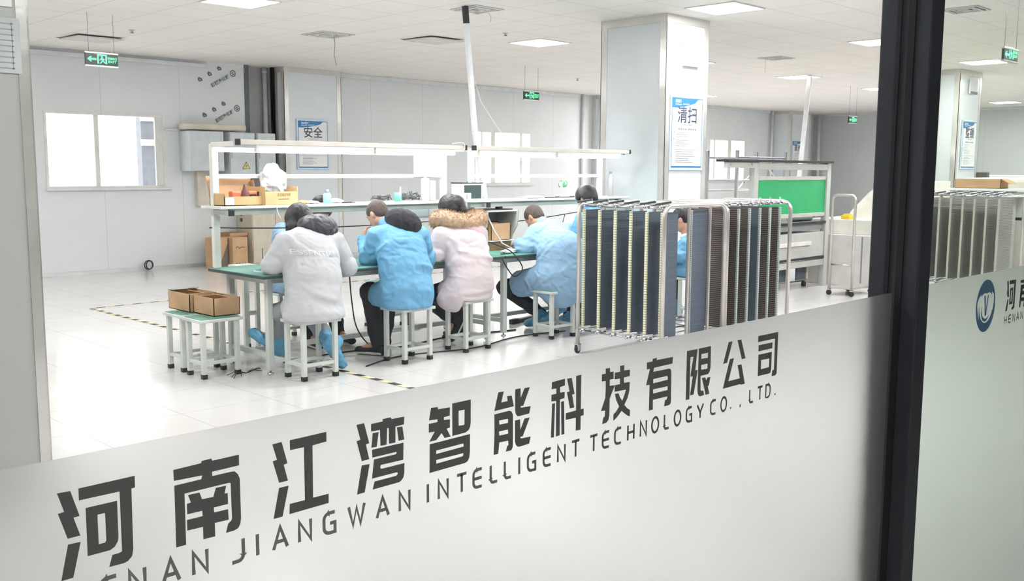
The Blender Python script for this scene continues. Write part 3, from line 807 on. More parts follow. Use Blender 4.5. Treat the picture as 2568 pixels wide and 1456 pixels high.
def trolley(label, loc, rz, length, width, H, strips, plate_w, plate_ms, strip_m, right=(), rod_z=0.17, mids=(), flip=1, plate_th=0.01, group='board trolleys with slotted rails'):
    """length runs along local x, slots open to local -y ... plates reach inwards along +y"""
    r = thing('board_trolley', label, 'trolley', loc, rz, group)
    for x in (0, length):
        b = MB(); pts = u_frame(width, H, 0.09, .017, (0, 1)); b.tube([(p[0] + x, p[1], p[2]) for p in pts], 0.019, 12); ef = b.build('end_frame', M_steel, r)
        for y in (0, width):
            b = MB(); b.lathe((x, y, 0.008), [(.02, .0), (.034, .01), (.034, .03), (.02, .042)], 14, (0, 0, 1)) if False else b.lathe((x - .012, y, 0.034), [(.02, 0), (.034, .002), (.034, .022), (.02, .024)], 18, (1, 0, 0))
            ca = b.build('castor_wheel', M_black, r)
            b = MB(); b.box(x - .024, x - .014, y - .02, y + .02, .02, .08, .003); b.box(x + .014, x + .024, y - .02, y + .02, .02, .08, .003); b.box(x - .024, x + .024, y - .022, y + .022, .072, .084, .003)
            b.build('castor_fork', M_bright, ca)
        for mx_ in mids:
            b = MB(); b.bar((x, mx_, rod_z - .02), (x, mx_, H - .02), .022, .022, .004); b.build('middle_post', M_steel, r)
        b = MB(); b.tube([(x, 0, rod_z), (x, width, rod_z)], .012, 10); b.build('cross_rod', M_bright, r)
    for z in (rod_z, H - 0.015):
        for y in (0.03, width - 0.03, width * 0.3):
            b = MB(); b.tube([(0, y, z), (length, y, z)], .010, 10); b.build('tie_rod', M_bright, r)
    for i, x in enumerate(strips):
        m = plate_ms[i % len(plate_ms)]
        b = MB(); b.box(x - plate_th / 2, x + plate_th / 2, 0.028, 0.028 + plate_w, rod_z + .03, H - 0.05, 0)
        pl = b.build('slot_plate', m, r)
        b = MB(); b.box(x - .0125, x + .0125, 0.012, 0.030, rod_z + .03, H - 0.05, .002); b.build('slot_strip', strip_m, pl)
        for z in (rod_z, H - 0.01):
            b = MB(); b.lathe((x, 0.02, z - .012), [(.022, 0), (.026, .004), (.026, .026), (.016, .036)], 10)
            b.bar((x - .05, -.015, z + .022), (x + .06, 0.06, z + .045), .014, .022, .003)
            b.lathe((x, -.006, z), [(.011, 0), (.011, .014), (.006, .018)], 10, (0, -1, 0))
            b.build('clamp', M_bright, pl)
            b = MB(); b.tube([(x, 0.0, z + .014), (x, width, z + .014)], .007, 8); b.build('cross_rod', M_bright, pl)
    for i, (x, ya, yb) in enumerate(right):
        b = MB(); b.box(x - plate_th / 2, x + plate_th / 2, ya, yb, rod_z + .03, H - 0.05, 0); pl = b.build('slot_plate', plate_ms[0], r)
        b = MB(); b.box(x - .014, x + .014, ya - .012, ya, rod_z + .03, H - 0.05, .002); b.build('slot_strip', M_strip2, pl)
    return r
# first trolley: its length runs along the room's Y axis, slots facing the stools
T1 = [5.52, 5.345, 5.175, 5.01, 4.845, 4.69]
trolley('steel board trolley with six black slotted plates, nearest the leaning man in blue', (6.42, 5.56, 0), -PI / 2, 0.905, 0.89, 1.315, [5.56 - y for y in T1], 0.205, [M_plate], M_strip, right=[(0.87, .43, .66), (0.715, .66, .86)], rod_z=0.20, mids=(.345, .655))
# second trolley: along the X axis, brown board edges showing
trolley('board trolley with brown boards and one dark plate, before the green-panelled rack', (7.42, 4.70, 0), 0.0, 1.10, 0.80, 1.315, [.035, .215, .395, .575, .755, .935], 0.42, [M_ridge, M_ridge, M_ridge, M_plate, M_ridge, M_ridge], M_strip2, rod_z=0.17)
# trolley past the mullion, plates edge-on with pale boards
trolley('tall trolley of grey boards seen past the dark mullion', (12.98, 5.35, 0), -PI / 2, 1.35, 0.9, 1.315, [.17, .315, .46, .61, .755, .90, 1.05], 0.50, [M_ridge2], M_strip3, rod_z=0.17)
# low empty trolley standing by the white machine
r = thing('push_trolley', 'bent steel tube handle of a trolley beside the pale machine cabinet', 'trolley', (11.9, 5.66, 0))
for x in (0,):
    b = MB(); b.tube([(p[0] + x, p[1], p[2]) for p in u_frame(0.31, 1.30, .06, .02, (0, 1))], .018, 10); b.build('end_frame', M_steel, r)
for z in (.4,):
    b = MB(); b.tube([(0, 0, z), (0, .31, z)], .012, 8); b.build('cross_rod', M_bright, r)
b = MB(); b.box(0, .6, 0.0, .31, .085, .11, .006); b.build('platform', M_steel, r)
for x in (0, .55):
    for y in (0, .31):
        b = MB(); b.lathe((x - .012, y, .034), [(.02, 0), (.034, .002), (.034, .022), (.02, .024)], 16, (1, 0, 0)); b.build('castor_wheel', M_black, r)
        b = MB(); b.box(x - .02, x + .02, y - .02, y + .02, .064, .08, .002); b.build('castor_fork', M_bright, r)

# ---- green-panelled workstation beyond the trolleys
r = thing('workstation', 'workstation with black top shelf, bright green back panel and a grey drawer', 'workstation', (10.15, 6.5, 0))
G_ = mat('pale_grey_steel', (190, 192, 188), 0.4)
def wp(name, m, *bx, par=None):
    b = MB()
    for q in bx: b.box(*q, 0.004)
    return b.build(name, m, par or r)
wp('top_shelf', M_black, (0.03, 2.72, -.04, .14, 1.715, 1.745))
wp('upright', G_, (.70, .80, 0, .08, 0, 1.715)); wp('upright', G_, (2.62, 2.72, 0, .08, 0, 1.715))
wp('upright', G_, (.70, .76, .72, .80, 0, .9)); wp('upright', G_, (2.64, 2.72, .72, .80, 0, .9))
bk = wp('shelf_bracket', G_, (.05, .76, -.006, .04, 1.64, 1.714))
b = MB()
for x in (.13, .62): b.lathe((x, -.001, 1.68), [(.02, 0), (.02, .006), (.012, .01)], 12, (0, -1, 0))
b.build('bolt', M_bright, bk)
wp('shelf_beam', G_, (.80, 2.62, .0, .04, 1.62, 1.70)); wp('panel_rail', G_, (.80, 2.62, .02, .05, 1.485, 1.535))
wp('green_panel', mat('bright_green_panel', (34, 168, 104), 0.45, var=0.06, scale=3), (.80, 2.62, .03, .045, 1.035, 1.487))
wp('panel_rail', G_, (.80, 2.62, .02, .05, .985, 1.037))
wp('worktop', M_black, (.72, 2.64, .0, .78, .885, .92)); wp('worktop_skirt', mat('mid_grey_steel', (140, 144, 148), .5), (.80, 2.62, .04, .08, .80, .885))
dr = wp('drawer', G_, (.82, 2.60, .01, .6, .43, .77))
wp('drawer_handle', mat('pale_handle', (226, 222, 216), .4), (1.0, 2.2, -.02, .01, .60, .65), par=dr)
wp('lower_shelf', M_black, (.80, 2.62, .0, .75, .40, .43)); wp('lower_beam', G_, (.80, 2.62, .01, .06, .30, .385))
for i, (x, m) in enumerate(((1.0, M_plate), (1.9, M_plate), (2.2, M_plate))):
    pass
r = thing('slot_rack', 'black slotted rack pushed under the green-panelled workstation', 'rack', (11.1, 6.6, 0))
for i, x in enumerate((0, .32, .64, 1.2)):
    b = MB(); b.box(x, x + .27, .06, .08, .10, .30, 0); pl = b.build('slot_plate', M_plate, r)
    b = MB(); b.box(x + .26, x + .29, .04, .07, .10, .30, .003); b.build('slot_strip', M_strip, pl)
b = MB(); b.tube([(0, .08, .08), (1.5, .08, .08)], .012, 8); b.build('tie_rod', M_bright, r)
for x in (.05, 1.45):
    b = MB(); b.lathe((x, .08, .0), [(.03, 0), (.034, .02), (.034, .05), (.02, .07)], 12); b.build('castor_wheel', M_black, r)
b = MB(); b.tube([(0, 0, 0), (.62, 0, 0)], .03, 12); o = b.build('rolled_sheet', M_paper); o.location = (12.02, 6.66, .951); tag(o, 'white rolled sheet lying on the dark worktop under the green panel', 'roll')
# steel shelving frame between wall window and the workstation
r = thing('wire_rack', 'pale steel frame with cross braces rising behind the workstation', 'rack', (12.2, 7.6, 0))
for x in (0, 1.35):
    for y in (0, .5):
        b = MB(); b.box(x - .02, x + .02, y - .02, y + .02, 0, 1.9, .003); b.build('upright', M_bright, r)
for z in (.35, .9, 1.3, 1.45, 1.78):
    b = MB(); b.box(0, 1.35, -.015, .015, z, z + .03, .003); b.box(0, 1.35, .485, .515, z, z + .03, .003); b.build('crossbar', M_bright, r)
b = MB(); b.bar((0.02, 0, 1.32), (.6, 0, 1.7), .02); b.bar((1.3, .0, 1.35), (.8, .0, 1.7), .02); b.build('brace', M_bright, r)

# ================================================================== SIGNS AND POSTERS
M_signdark = mat('sign_black_face', (30, 44, 38), 0.3, var=0)
M_signgreen = mat('lit_green_sign', (90, 230, 150), 0.5, emit=(80, 240, 150), estr=1.6, var=0)
M_alu = mat('satin_aluminium', (190, 192, 194), 0.3, 1.0)
def exit_sign(label, loc, wires, w=0.372, h=0.150):
    """hangs on two wires from the ceiling; local x across, face towards -y"""
    r = thing('exit_sign', label, 'exit sign', loc, 0, 'lit exit signs')
    b = MB(); b.box(0, w, 0, .022, 0, h, .003); b.build('face', M_signdark, r)
    b = MB(); b.box(-.004, w + .004, -.004, .026, h - .012, h + .006, .002); b.box(-.004, w + .004, -.004, .026, -.006, .010, .002)
    b.build('frame', M_alu, r)
    b = MB()
    for x in wires:
        b.tube([(x, .011, h), (x, .011, CZ - loc[2])], .0022, 6)
        b.build('hanging_wire', mat('dark_wire', (96, 98, 100), .5), r); b = MB()
    b.bm.free()
    s = h / 0.15
    def P(name, poly, holes=()):
        q = MB(); q.prism(poly, holes, (0, -.0008, 0), (1, 0, 0), (0, 0, 1), (0, -1, 0), .0008); return q.build(name, M_signgreen, r)
    z = h / 2
    P('arrow', [(.022, z), (.055, z + .028), (.075, z + .028), (.052, z + .010), (.125, z + .010), (.125, z - .010), (.052, z - .010), (.075, z - .028), (.055, z - .028)])
    P('doorway', [(.135, .028), (.135, .132), (.245, .132), (.245, .028), (.228, .028), (.228, .117), (.152, .117), (.152, .028)])
    q = MB()
    q.lathe((.188, -.0004, .103), [(.010, 0), (.010, .0008)], 14, (0, -1, 0))
    for pl in ([(.178, .090), (.200, .092), (.206, .066), (.186, .060)], [(.200, .090), (.222, .076), (.218, .069), (.198, .080)], [(.180, .090), (.166, .080), (.162, .064), (.169, .062), (.174, .076), (.186, .080)],
               [(.190, .064), (.204, .066), (.216, .052), (.236, .034), (.228, .028), (.206, .046)], [(.186, .064), (.198, .060), (.186, .040), (.166, .026), (.158, .032), (.178, .046)]):
        q.prism(pl, [], (0, -.0008, 0), (1, 0, 0), (0, 0, 1), (0, -1, 0), .0008)
    q.build('running_figure', M_signgreen, r)
    text_mesh('安全出口', .030, (.252, -.0012, .082), (1, 0, 0), (0, 0, 1), (0, -1, 0), 0, 'sign_lettering', M_signgreen, r, fitw=.105, bold=.02)
    text_mesh('EXIT', .036, (.256, -.0012, .045), (1, 0, 0), (0, 0, 1), (0, -1, 0), 0, 'sign_lettering', M_signgreen, r, fitw=.095, bold=.02)
    return r
exit_sign('nearest lit EXIT sign hanging before the big bright window wall', (4.535, 11.3, 2.757), (.045, .335))
exit_sign('lit EXIT sign hanging in the middle of the room, left of the near pillar', (11.94, 11.6, 2.782), (.03, .35))
exit_sign('tiny distant lit EXIT sign by the far corner conduit', (19.28, 9.4, 2.59), (.03, .34))
exit_sign('lit EXIT sign hanging past the dark mullion', (9.55, 3.2, 2.610), (.03, .34), h=0.118)

def poster(label, title, word, x0, y, z0, w, h, big, group='blue-framed workshop posters'):
    r = thing('poster', label, 'poster', (x0, y, z0), 0, group)
    b = MB(); b.box(0, w, -.012, 0, 0, h, .004); b.build('frame', mat('pale_poster_frame', (205, 220, 232), .35), r)
    def F(name, m, poly, d=.0135, holes=()):
        q = MB(); q.prism(poly, holes, (0, -d, 0), (1, 0, 0), (0, 0, 1), (0, -1, 0), .0006); return q.build(name, m, r)
    e = .028
    F('blue_border', M_blue, [(e, e), (w - e, e), (w - e, h - e), (e, h - e)], .0125, [[(e + .010, e + .02), (w - e - .010, e + .02), (w - e - .010, h - e - .010), (e + .010, h - e - .010)]])
    F('sheet', M_paper, [(e + .009, e + .019), (w - e - .009, e + .019), (w - e - .009, h - e - .009), (e + .009, h - e - .009)], .0121)
    top = h - e
    P = [(e, top), (w - e - .13 * w, top)] + [(e + (w - 2 * e) * (.80 - .80 * t), top - .135 * h * math.sin(PI / 2 * (0.25 + .75 * t) if t < .7 else PI / 2)) for t in (.06, .15, .25, .35, .5, .65, .8, 1)]
    F('blue_header', M_blue, P, .0138)
    text_mesh(title, .046, (w * .14, -.0150, top - .055), (1, 0, 0), (0, 0, 1), (0, -1, 0), 0, 'header_lettering', M_paper, r, bold=.03)
    q = MB()
    for k in range(2):
        q.prism([(w * (.14 + .22 * k), top - .082 + .006 * k), (w * (.32 + .22 * k), top - .080 + .008 * k), (w * (.32 + .22 * k), top - .070 + .008 * k), (w * (.14 + .22 * k), top - .072 + .006 * k)], [], (0, -.0148, 0), (1, 0, 0), (0, 0, 1), (0, -1, 0), .0004)
    q.build('header_lettering', M_paper, r)
    text_mesh(word, big, (w * .5, -.0150, h * .655), (1, 0, 0), (0, 0, 1), (0, -1, 0), 0, 'title_lettering', mat('slate_ink', (70, 78, 100), .7, var=0), r, align='CENTER', bold=.012)
    q = MB(); rd = random.Random(len(title) * 7)
    def line(x, z, wd, t=.005): q.prism([(x, z), (x + wd, z), (x + wd, z + t), (x, z + t)], [], (0, -.0140, 0), (1, 0, 0), (0, 0, 1), (0, -1, 0), .0004)
    for k in range(7): line(w * (.36 + .045 * k), h * .605, w * .028, .010)
    for k in range(8): line(w * (.24 + .065 * k) + (w * .03 if k > 3 else 0), h * .54, w * .045, .020)
    for zz in (.50, .475, .445, .40, .375, .35, .325): line(w * .16, h * zz, w * (.2 + .22 * rd.random()))
    for zz in (.50, .405): line(w * .10, h * zz, w * .03, .016)
    line(w * .10, h * .275, w * .80, .004)
    for zz in (.245, .215, .185, .155, .13, .105): line(w * .17, h * zz, w * (.3 + .3 * rd.random()), .006)
    q.build('small_print', M_inkpale, r)
    return r
poster('framed 清扫 poster on the near pillar beside the paper notice', 'SEISO', '清扫', 9.175, 6.615, 1.61, 0.665, 0.85, .20)
poster('framed 安全 SAFETY poster on the wall column behind the LED bench', 'SAFETY', '安全', 9.47, 14.71, 1.60, 0.665, 0.87, .20)
poster('framed 整顿 poster on the distant pillar past the mullion', 'SEITON', '整顿', 17.54, 6.49, 1.65, 0.68, 0.85, .20)
poster('small distant 素养 poster on the far wall column', 'SHITSUKE', '素养', 26.0, 14.39, 1.65, 0.66, 0.85, .20)

# paper notices on the pillars
def notice(label, x0, y, z0, w, h):
    r = thing('paper_notice', label, 'notice', (x0, y, z0))
    b = MB(); b.box(0, w, -.03, 0, .0, h, .004); b.build('holder', M_paper, r)
    b = MB(); b.box(.01, w - .01, -.034, -.03, 0, .045, .002); b.build('grey_base', M_inkpale, r)
    b = MB()
    for k in range(3):
        b.box(w * .25, w * .8, -.0312, -.030, h * (.5 + .13 * k), h * (.53 + .13 * k))
    b.build('faint_print', mat('faint_ink', (214, 216, 220), .7, var=0), r)
notice('white paper holder with a grey base, high on the near pillar', 9.40, 6.615, 2.79, .30, .27)
notice('white paper holder high on the distant pillar', 17.75, 6.49, 2.95, .34, .25)
# film-protected label sheets on the wrapped column
r = thing('label_sheet', 'printed label sheet under film on the column at the window edge', 'label', (1.42, 5.045, 2.05))
b = MB(); b.box(0, .30, -.003, 0, 0, .26, .001); b.build('sheet', mat('filmed_label', (196, 204, 204), .25), r)
b = MB()
for k in range(9): b.box(.02, .27, -.0036, -.003, .02 + .026 * k, .026 + .026 * k)
for k in range(4): b.box(.02 + .08 * k, .024 + .08 * k, -.0036, -.003, .02, .24)
b.build('table_lines', mat('label_ink', (150, 158, 162), .5, var=0), r)
r = thing('label_sheet', 'upper pale label sheet under film on the column at the window edge', 'label', (1.44, 5.045, 2.36))
b = MB(); b.box(0, .25, -.003, 0, 0, .17, .001); b.build('sheet', M_paper, r)
b = MB()
for k in range(4): b.box(.06, .22, -.0036, -.003, .05 + .026 * k, .058 + .026 * k)
b.build('print', M_inkpale, r)

# protective-film prints on the wall panel by the recess
def film_print(label, x, z):
    r = thing('panel_print', label, 'wall print', (x, 14.995, z))
    m = mat('grey_film_print', (96, 104, 110), .6, var=0)
    R_ = Matrix.Rotation(-0.52, 3, 'Y')
    U = R_ @ Vector((1, 0, 0)); V = R_ @ Vector((0, 0, 1))
    text_mesh('彩钢净化板', .075, (0, -.001, 0), U, V, (0, -1, 0), 0, 'slanted_lettering', m, r, bold=.02)
    b = MB(); c = U * .46 + V * .03
    b.prism([(.055 * math.cos(a * PI / 12), .055 * math.sin(a * PI / 12)) for a in range(24)], [[(.042 * math.cos(a * PI / 12), .042 * math.sin(a * PI / 12)) for a in range(24)]], c + Vector((0, -.001, 0)), U, V, (0, -1, 0), .0004)
    b.prism([(-.03, .02), (.025, .02), (-.005, -.012), (.03, -.012), (.03, -.024), (-.03, -.024), (.0, .008), (-.03, .008)], [], c + Vector((0, -.001, 0)), U, V, (0, -1, 0), .0004)
    b.build('round_mark', m, r)
    b = MB()
    for k in range(3):
        c = U * (-.12 + .20 * k) + V * (.20)
        b.prism([(-.03, -.02), (.03, -.03), (.035, .01), (.0, .05), (-.035, .03)], [[(-.015, -.005), (.01, -.01), (.0, .02)]], c + Vector((0, -.001, 0)), U, V, (0, -1, 0), .0004)
    b.build('handling_marks', m, r)
film_print('upper slanted factory print on the wall panel film beside the recess', 8.06, 2.93)
film_print('lower slanted factory print on the wall panel film beside the recess', 8.12, 2.36)

# ================================================================== CEILING FITTINGS
def air_vent(label, x, y, s=0.6):
    r = thing('air_vent', label, 'air vent', (x, y, CZ), 0, 'square ceiling air vents')
    for k, m in enumerate((s / 2, s * .38, s * .26, s * .14)):
        b = MB(); t = .016
        for q in ((-m, m, -m, -m + t), (-m, m, m - t, m), (-m, -m + t, -m + t, m - t), (m - t, m, -m + t, m - t)):
            b.box(q[0], q[1], q[2], q[3], -.012 - .006 * (k % 2), 0, .002)
        b.build('louvre_ring', M_white, r)
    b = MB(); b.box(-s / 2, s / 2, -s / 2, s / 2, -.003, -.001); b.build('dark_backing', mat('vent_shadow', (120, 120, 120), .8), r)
    return r
v = air_vent('square air vent nearest the left window wall, a thin wire dangling', 7.50, 10.85, .50)
b = MB(); b.tube([(7.50, 10.72, CZ - .02), (7.52, 10.73, CZ - .12), (7.50, 10.72, CZ - .28), (7.53, 10.72, CZ - .40)], .004, 6); o = b.build('dangling_wire', mat('copper_wire', (150, 118, 96), .5)); tag(o, 'thin copper-coloured wire dangling from the nearer air vent', 'wire')
air_vent('square air vent near the top edge of the view, dark louvres', 7.47, 7.98, .42)
b = MB(); b.tube([(7.68, 8.02, CZ - .01), (7.72, 8.02, CZ - .05), (7.71, 8.02, CZ - .11)], .004, 6); o = b.build('dangling_wire', M_whitewire); tag(o, 'short wire end hanging beside the air vent at the top edge', 'wire')
air_vent('small distant air vent between two lights, right of the near pillar', 13.8, 7.96, .42)
b = MB(); b.tube([(13.55, 8.0, CZ - .01), (13.55, 8.0, CZ - .24)], .003, 6); o = b.build('dangling_wire', M_whitewire); tag(o, 'wire hanging from the distant air vent beyond the near pillar', 'wire')
air_vent('dark air vent just past the top of the mullion', 11.1, 4.15, .40)
# lifted tiles
def loose_tile(label, x, y, s, rz, tilt):
    r = thing('ceiling_tile', label, 'ceiling tile', (x, y, CZ - .022), rz, 'loose ceiling tiles')
    b = MB(); b.obox((0, 0, 0), (s, s, .014), Matrix.Rotation(tilt, 3, 'X'), .002); b.build('tile', mat('loose_tile', (214, 212, 208), .9), r)
    b = MB(); b.box(-s / 2 - .03, s / 2 + .03, s / 2 - .02, s / 2 + .03, .016, .020); b.build('dark_gap', mat('tile_gap', (150, 150, 148), .9), r)
loose_tile('slightly dropped ceiling tile over the nearest exit sign', 5.5, 13.45, .62, 0, .02)
loose_tile('shifted ceiling tile beside the white duct drop', 8.75, 10.2, .58, 0, .02)
def sprinkler(label, x, y):
    r = thing('sprinkler', label, 'sprinkler', (x, y, CZ), 0, 'ceiling sprinkler heads')
    b = MB(); b.lathe((0, 0, -.045), [(.03, 0), (.03, .004), (.012, .006), (.012, .04), (.04, .042), (.04, .046)], 14); b.build('head', M_alu, r)
    b = MB(); b.bar((-.02, 0, -.01), (-.02, 0, -.045), .005); b.bar((.02, 0, -.01), (.02, 0, -.045), .005); b.build('yoke', M_steel, r)
sprinkler('sprinkler head near the tile over the nearest exit sign', 5.55, 12.33)
sprinkler('sprinkler head between the duct drop and the middle light', 8.99, 9.07)
sprinkler('tiny sprinkler head above the middle exit sign', 14.3, 12.47)

# slanted white cable duct from the ceiling to the bench, and the far one
def duct(label, pts, w, top=None):
    r = thing('cable_duct', label, 'cable duct', pts[0])
    o = Vector(pts[0])
    for a, c in zip(pts, pts[1:]):
        b = MB(); b.bar(Vector(a) - o, Vector(c) - o, w, w * .75, .004); b.build('duct_length', M_trim, r)
    b = MB(); d = (Vector(pts[1]) - o).normalized(); b.bar(d * -.02, d * .16, w * 1.06, w * .8, .004); b.build('dark_sleeve', M_black, r) if top else b.bm.free()
    return r
duct('slanted white cable duct dropping from the ceiling to the bench joint', [(7.22, 7.9, 3.32), (7.36, 7.9, 2.02), (7.50, 7.88, 1.28), (7.70, 7.86, 0.98)], .055, True)
b = MB(); b.tube([(7.26, 7.95, 2.9), (7.50, 7.95, 2.35), (7.78, 7.95, 2.05), (7.98, 7.95, 1.9), (8.0, 7.95, 1.75)], .005, 6); o = b.build('loose_cable', M_whitewire); tag(o, 'thin white cable trailing beside the slanted white duct', 'cable')
duct('distant white cable duct dropping behind the wire rack', [(16.64, 8.9, 3.34), (16.2, 8.8, 1.4)], .075)

# ================================================================== WALL FITTINGS
def ebox(label, x0, x1, z0, z1, y0=14.6, tri=None, handle=True):
    r = thing('electrical_cabinet', label, 'electrical cabinet', (x0, y0, z0), 0, 'grey electrical cabinets on the wall')
    b = MB(); b.box(0, x1 - x0, .02, 15.0 - y0, 0, z1 - z0, .004); b.build('cabinet_body', M_panelgrey, r)
    b = MB(); b.box(.008, x1 - x0 - .008, 0, .022, .008, z1 - z0 - .008, .004); d = b.build('door', M_panelgrey, r)
    if handle:
        b = MB(); b.box(.03, .045, -.012, 0, (z1 - z0) * .4, (z1 - z0) * .55, .003); b.build('handle', M_alu, d)
    if tri:
        cx, cz = tri[0] - x0, tri[1] - z0; s = tri[2]
        b = MB(); b.prism([(cx - s, cz), (cx + s, cz), (cx, cz + 1.7 * s)], [], (0, -.001, 0), (1, 0, 0), (0, 0, 1), (0, -1, 0), .001); b.build('warning_triangle', mat('warning_yellow', (214, 200, 110), .5), d)
        b = MB(); b.prism([(cx - s, cz), (cx + s, cz), (cx, cz + 1.7 * s)], [[(cx - s * .82, cz + s * .12), (cx, cz + 1.47 * s), (cx + s * .82, cz + s * .12)]], (0, -.0024, 0), (1, 0, 0), (0, 0, 1), (0, -1, 0), .0006)
        b.prism([(cx + .1 * s, cz + 1.05 * s), (cx - .22 * s, cz + .6 * s), (cx, cz + .6 * s), (cx - .1 * s, cz + .32 * s), (cx + .22 * s, cz + .75 * s), (cx + .02 * s, cz + .75 * s)], [], (0, -.0024, 0), (1, 0, 0), (0, 0, 1), (0, -1, 0), .0006)
        b.build('warning_symbol', M_ink, d)
ebox('plain grey electrical cabinet nearest the big window', 7.45, 8.03, 1.565, 2.205, handle=False)
ebox('middle grey electrical cabinet with a yellow warning triangle', 8.13, 8.60, 1.50, 2.20, tri=(8.42, 1.60, .075))
ebox('narrow grey electrical cabinet with a yellow warning triangle beside the recess', 8.64, 8.99, 1.50, 2.20, tri=(8.83, 1.615, .05))
b = MB(); b.box(7.42, 8.5, 14.7, 14.95, 2.225, 2.325, .02); o = b.build('cable_trunking', M_beige); tag(o, 'beige cable trunking lying over the electrical cabinets', 'trunking')
b = MB(); b.box(7.70, 7.84, 14.9, 15.0, 1.14, 1.56, .0); b.box(7.70, 8.42, 14.9, 15.0, 1.0, 1.14, .0); o = b.build('cable_trunking', M_beige); tag(o, 'beige L-shaped trunking running down under the electrical cabinets', 'trunking')
b = MB(); b.box(7.2, 7.5, 14.97, 15.0, 2.205, 2.235, .004); o = b.build('cable_trunking', M_trim); tag(o, 'thin white trunking from the big window to the plain cabinet', 'trunking')
def pipe(label, x, y, r=.035, m=M_trim, z0=0):
    b = MB(); b.cyl((0, 0, z0), (0, 0, CZ), r, 14)
    for z in (.6, 1.8, 3.25): b.lathe((0, 0, z), [(r, 0), (r + .006, .002), (r + .006, .03), (r, .032)], 14)
    o = b.build('wall_pipe', m); o.location = (x, y, 0); tag(o, label, 'pipe', 'vertical wall pipes')
pipe('white vertical pipe in the recess beside the SAFETY column', 9.12, 15.12, .04, mat('pipe_paint', (200, 206, 212), .35))
pipe('white vertical conduit on the back wall left of the near pillar', 17.35, 14.95)
pipe('white vertical conduit on the back wall before the far column', 25.75, 14.9)
pipe('white corner conduit where back and side walls meet', 28.3, 14.75, .05)
b = MB()
for k in range(2): b.tube([(.07 * math.cos(a * PI / 12) * (1 - .3 * k), -.02 * k, .07 * math.sin(a * PI / 12) * (1 - .1 * k)) for a in range(24)], .009, 8, closed=True)
o = b.build('cable_ring', M_wire); o.location = (6.82, 14.90, .088); tag(o, 'small coil of black cable hanging at the skirting of the window wall', 'cable coil')

# floor marking tape
def tape(name, a, c, w, label):
    r = thing('floor_tape', label, 'floor tape')
    a = Vector(a); c = Vector(c); d = c - a; L = d.length; d.normalize(); n = Vector((-d.y, d.x, 0))
    b = MB(); b.quad(a + n * w / 2, a - n * w / 2, c - n * w / 2, c + n * w / 2); b.build('yellow_tape', mat('tape_yellow', (232, 224, 176), .6), r)
    b = MB(); p = 0.0; s = .11
    while p < L - s:
        q0 = a + d * p + Vector((0, 0, .0006)); q1 = a + d * (p + s) + Vector((0, 0, .0006)); sk = d * (w * .5)
        b.quad(q0 + n * w / 2 + sk, q0 - n * w / 2, q1 - n * w / 2, q1 + n * w / 2 + sk); p += 2 * s
    b.build('black_stripes', mat('tape_black', (58, 58, 58), .6), r)
tape('floor_tape', (4.44, 11.25, .002), (4.48, 3.6, .002), .05, 'black and yellow striped floor tape running towards the glass past the stools')
tape('floor_tape', (4.5, 11.26, .002), (11.5, 11.6, .002), .03, 'thin black and yellow floor tape running parallel to the back wall')

# ================================================================== BEHIND THE BENCHES
r = thing('filing_cabinet', 'beige metal cabinet with vents standing at the wall behind the first bench', 'cabinet', (8.43, 14.49, 0))
M_cab = mat('beige_cabinet_paint', (208, 202, 184), .5)
b = MB(); b.box(0, .88, 0, .47, .0, 1.06, .006); b.build('cabinet_body', M_cab, r)
for i, (xa, xb) in enumerate(((.01, .435), (.445, .87))):
    b = MB(); b.box(xa, xb, -.014, .0, .04, 1.04, .004); d = b.build('door', M_cab, r)
    b = MB(); b.box(xb - .03 if i == 0 else xa + .015, xb - .015 if i == 0 else xa + .03, -.026, -.014, .55, .67, .003); b.build('handle', M_alu, d)
b = MB()
for z in (.72, .82, .92): b.box(-.002, 0.0, .30, .38, z, z + .06)
b.build('vent_slots', mat('dark_slot', (90, 92, 88), .6), r)
r = thing('cardboard_box', 'upright brown carton with printed sides beside the beige cabinet', 'box', (7.93, 14.25, 0), 0.0, 'cartons at the wall behind the first bench')
b = MB(); b.box(0, .27, 0, .34, .0, .50, .004); b.build('carton', M_card, r)
b = MB()
for k in range(4): b.box(.05 + .05 * k, .085 + .05 * k, -.002, 0, .05, .085)
b.build('printed_marks', M_ink, r)
b = MB(); b.tube([(.06, -.002, .33), (.09, -.002, .36), (.12, -.002, .32), (.16, -.002, .345), (.22, -.002, .335)], .005, 5); b.build('printed_scrawl', M_ink, r)
r = thing('cardboard_box', 'brown carton with a dark printed corner behind the bench upright', 'box', (7.68, 14.33, 0), 0.1, 'cartons at the wall behind the first bench')
b = MB(); b.box(0, .22, 0, .30, .0, .50, .004); b.build('carton', M_card, r)
b = MB(); b.prism([(.04, .02), (.218, .02), (.218, .40)], [], (0, -.001, 0), (1, 0, 0), (0, 0, 1), (0, -1, 0), .001); b.build('dark_print', mat('grey_print', (120, 108, 98), .8), r)
r = thing('cardboard_box', 'darker brown carton squeezed against the side of the beige cabinet', 'box', (8.08, 14.62, 0), 0, 'cartons at the wall behind the first bench')
b = MB(); b.box(0, .32, 0, .30, .0, .55, .004); b.build('carton', M_cardin, r)
b = MB(); b.box(0.0, .32, -.03, .0, .50, .55, .003); b.build('flap', M_card, r)
# grey lamp housing and monitor under the shelf
r = thing('lamp_housing', 'grey rectangular metal lamp housing standing under the bench shelf', 'machine housing', (5.95, 7.55, 0.80))
b = MB(); b.box(0, .46, 0, .12, .32, .50, .006); b.build('housing', mat('dull_grey_metal', (172, 176, 178), .35), r)
b = MB(); b.bar((.23, .06, -.8), (.23, .06, .32), .05); b.box(.12, .34, 0, .14, -.8, -.78, .004); b.build('stand', M_black, r)
b = MB(); b.box(.02, .44, -.004, 0, .34, .48); b.build('front_panel', M_panelgrey, r)

# ================================================================== ON THE SHELVES AND BENCHES
SZ = 1.308
